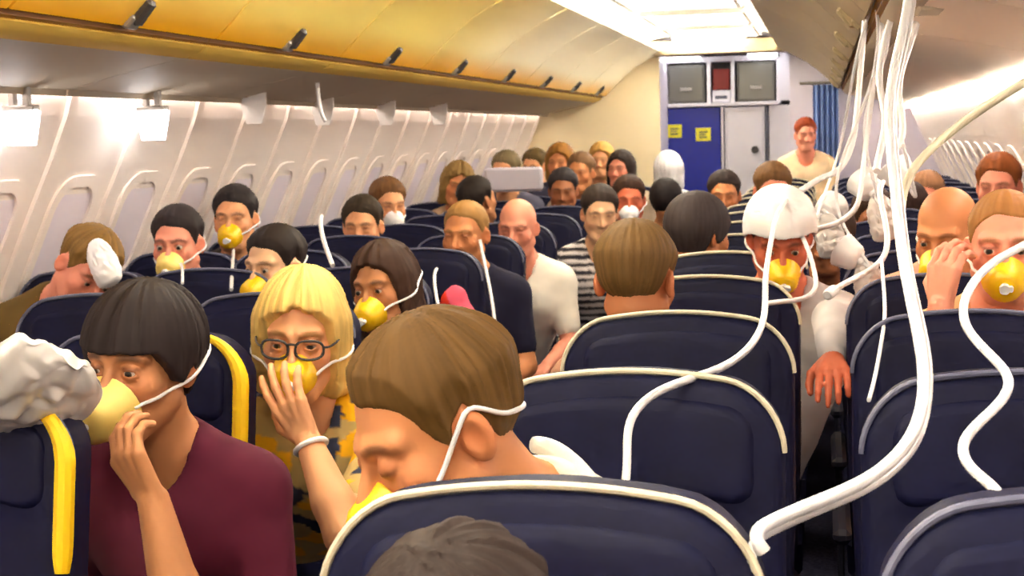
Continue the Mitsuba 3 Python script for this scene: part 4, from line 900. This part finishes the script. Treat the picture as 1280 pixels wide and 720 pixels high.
# masks that hang free in the cluster in front of the right wall
def loose_mask(px, py, Y, R, lab, top, m='white_plastic', bag=True):
    k = name('oxygen_mask'); o = P(px, py, Y)
    add(k + '__cup', moved(CUP, R, o), m, smooth=40); add(k + '__valve', moved(VALVE, R, o), 'white_plastic', smooth=30)
    tip = o + R @ np.array([0, 0, 0.07]); t = [P(*q) for q in top]
    add(k + '__hose', tube(spline([tip, tip + R @ np.array([0, 0, 0.03])] + t, 40), 0.0045, 8), 'tube', smooth=40)
    if bag: make_bag(k + '__bag', o + R @ np.array([0.01, 0, 0.07]), dict(to=o + R @ np.array([0.03, 0.02, 0.07]) + np.array([0.01, 0, -0.15]), w=0.045, d=0.016))
    tag(k, lab, 'oxygen mask', 'loose oxygen masks hanging at the right')
loose_mask(1078, 226, 4.7, rot(20, 125, 10), 'loose white oxygen mask hanging at the top of the cluster right of the white cap', [(1082, 180, 4.6), (1092, 110, 4.5), (1112, 20, 4.3)])
loose_mask(1042, 258, 4.9, rot(-30, 105, 0), 'loose white oxygen mask hanging just right of the white cap', [(1044, 205, 4.9), (1062, 120, 4.8), (1090, 8, 4.6)])
loose_mask(1052, 312, 4.5, rot(40, 120, 20), 'loose white oxygen mask hanging lowest, above the white hose end', [(1050, 270, 4.5), (1060, 180, 4.5), (1096, 12, 4.3)])
loose_mask(1116, 208, 4.3, rot(60, 140, 0), 'loose white oxygen mask beside the thick hose', [(1124, 150, 4.2), (1138, 60, 4.1), (1150, 4, 4.0)], bag=False)
# open panel under the right bins
k = name('oxygen_panel_door'); c = P(1166, 4, 3.6)
add(k + '__flap', box(c[0] - 0.035, c[0] + 0.035, c[1] - 0.1, c[1] + 0.1, c[2] - 0.02, c[2] - 0.002, 0.006), 'underside'); add(k + '__hinge', box(c[0] + 0.03, c[0] + 0.045, c[1] - 0.08, c[1] + 0.08, c[2] - 0.014, c[2] + 0.02), 'grey_metal')
tag(k, 'grey oxygen panel door hanging open under the right bins at the top edge', 'panel door', 'hanging oxygen panel doors')
# white headrest cover over a far seat
k = name('headrest_cover'); q0, q1 = P(608, 240, 9.1), P(680, 240, 9.1); zt = P(640, 209, 9.1)[2]
add(k, box(q0[0], q1[0], 9.04, 9.10, q0[2], zt, 0.015), 'partition_lilac'); tag(k, 'white headrest cover spread over a far seat on the left', 'headrest cover')
# red jacket
k = name('jacket'); o = P(569, 382, 5.28)
def jacket(p):
    q = p - o.astype(np.float32); d = smin(ell(q, (0, 0, -0.02), (0.055, 0.035, 0.10)), ell(q, (0.03, -0.005, -0.08), (0.06, 0.03, 0.07)), 0.03)
    return d - 0.02 * (meshkit.noise(p * 22, 8) - 0.5)
jm = surf_net(jacket, o - 0.2, o + 0.2, 0.006)
add(k, jm, 'cloth', smooth=True, color=np.where((jm.vertices[:, 0] - o[0] > 0.02 - 0.5 * (jm.vertices[:, 2] - o[2] + 0.05))[:, None], lin(232, 96, 120), lin(226, 58, 40))); tag(k, 'red and pink jacket against the seat right of the long haired woman', 'jacket')
# white bag held at the far left
k = name('oxygen_bag'); make_bag(k, P(118, 300, 4.35), dict(to=P(140, 356, 4.3), w=0.045, d=0.03, m='white_plastic')); tag(k, 'white crumpled bag in front of the leaning passenger at the far left', 'bag')
# collar of the bowed man
col = spline([P(668, 556, 2.10), P(690, 562, 2.08), P(712, 578, 2.05), P(730, 600, 2.02), P(742, 625, 1.99), P(745, 660, 1.97)], 40)
cmesh = tube(col, np.linspace(0.012, 0.02, 40), 10)
add(p1['key'] + '__collar', cmesh, 'cloth', smooth=True, color=np.tile(lin(236, 232, 222), (len(cmesh.vertices), 1)))
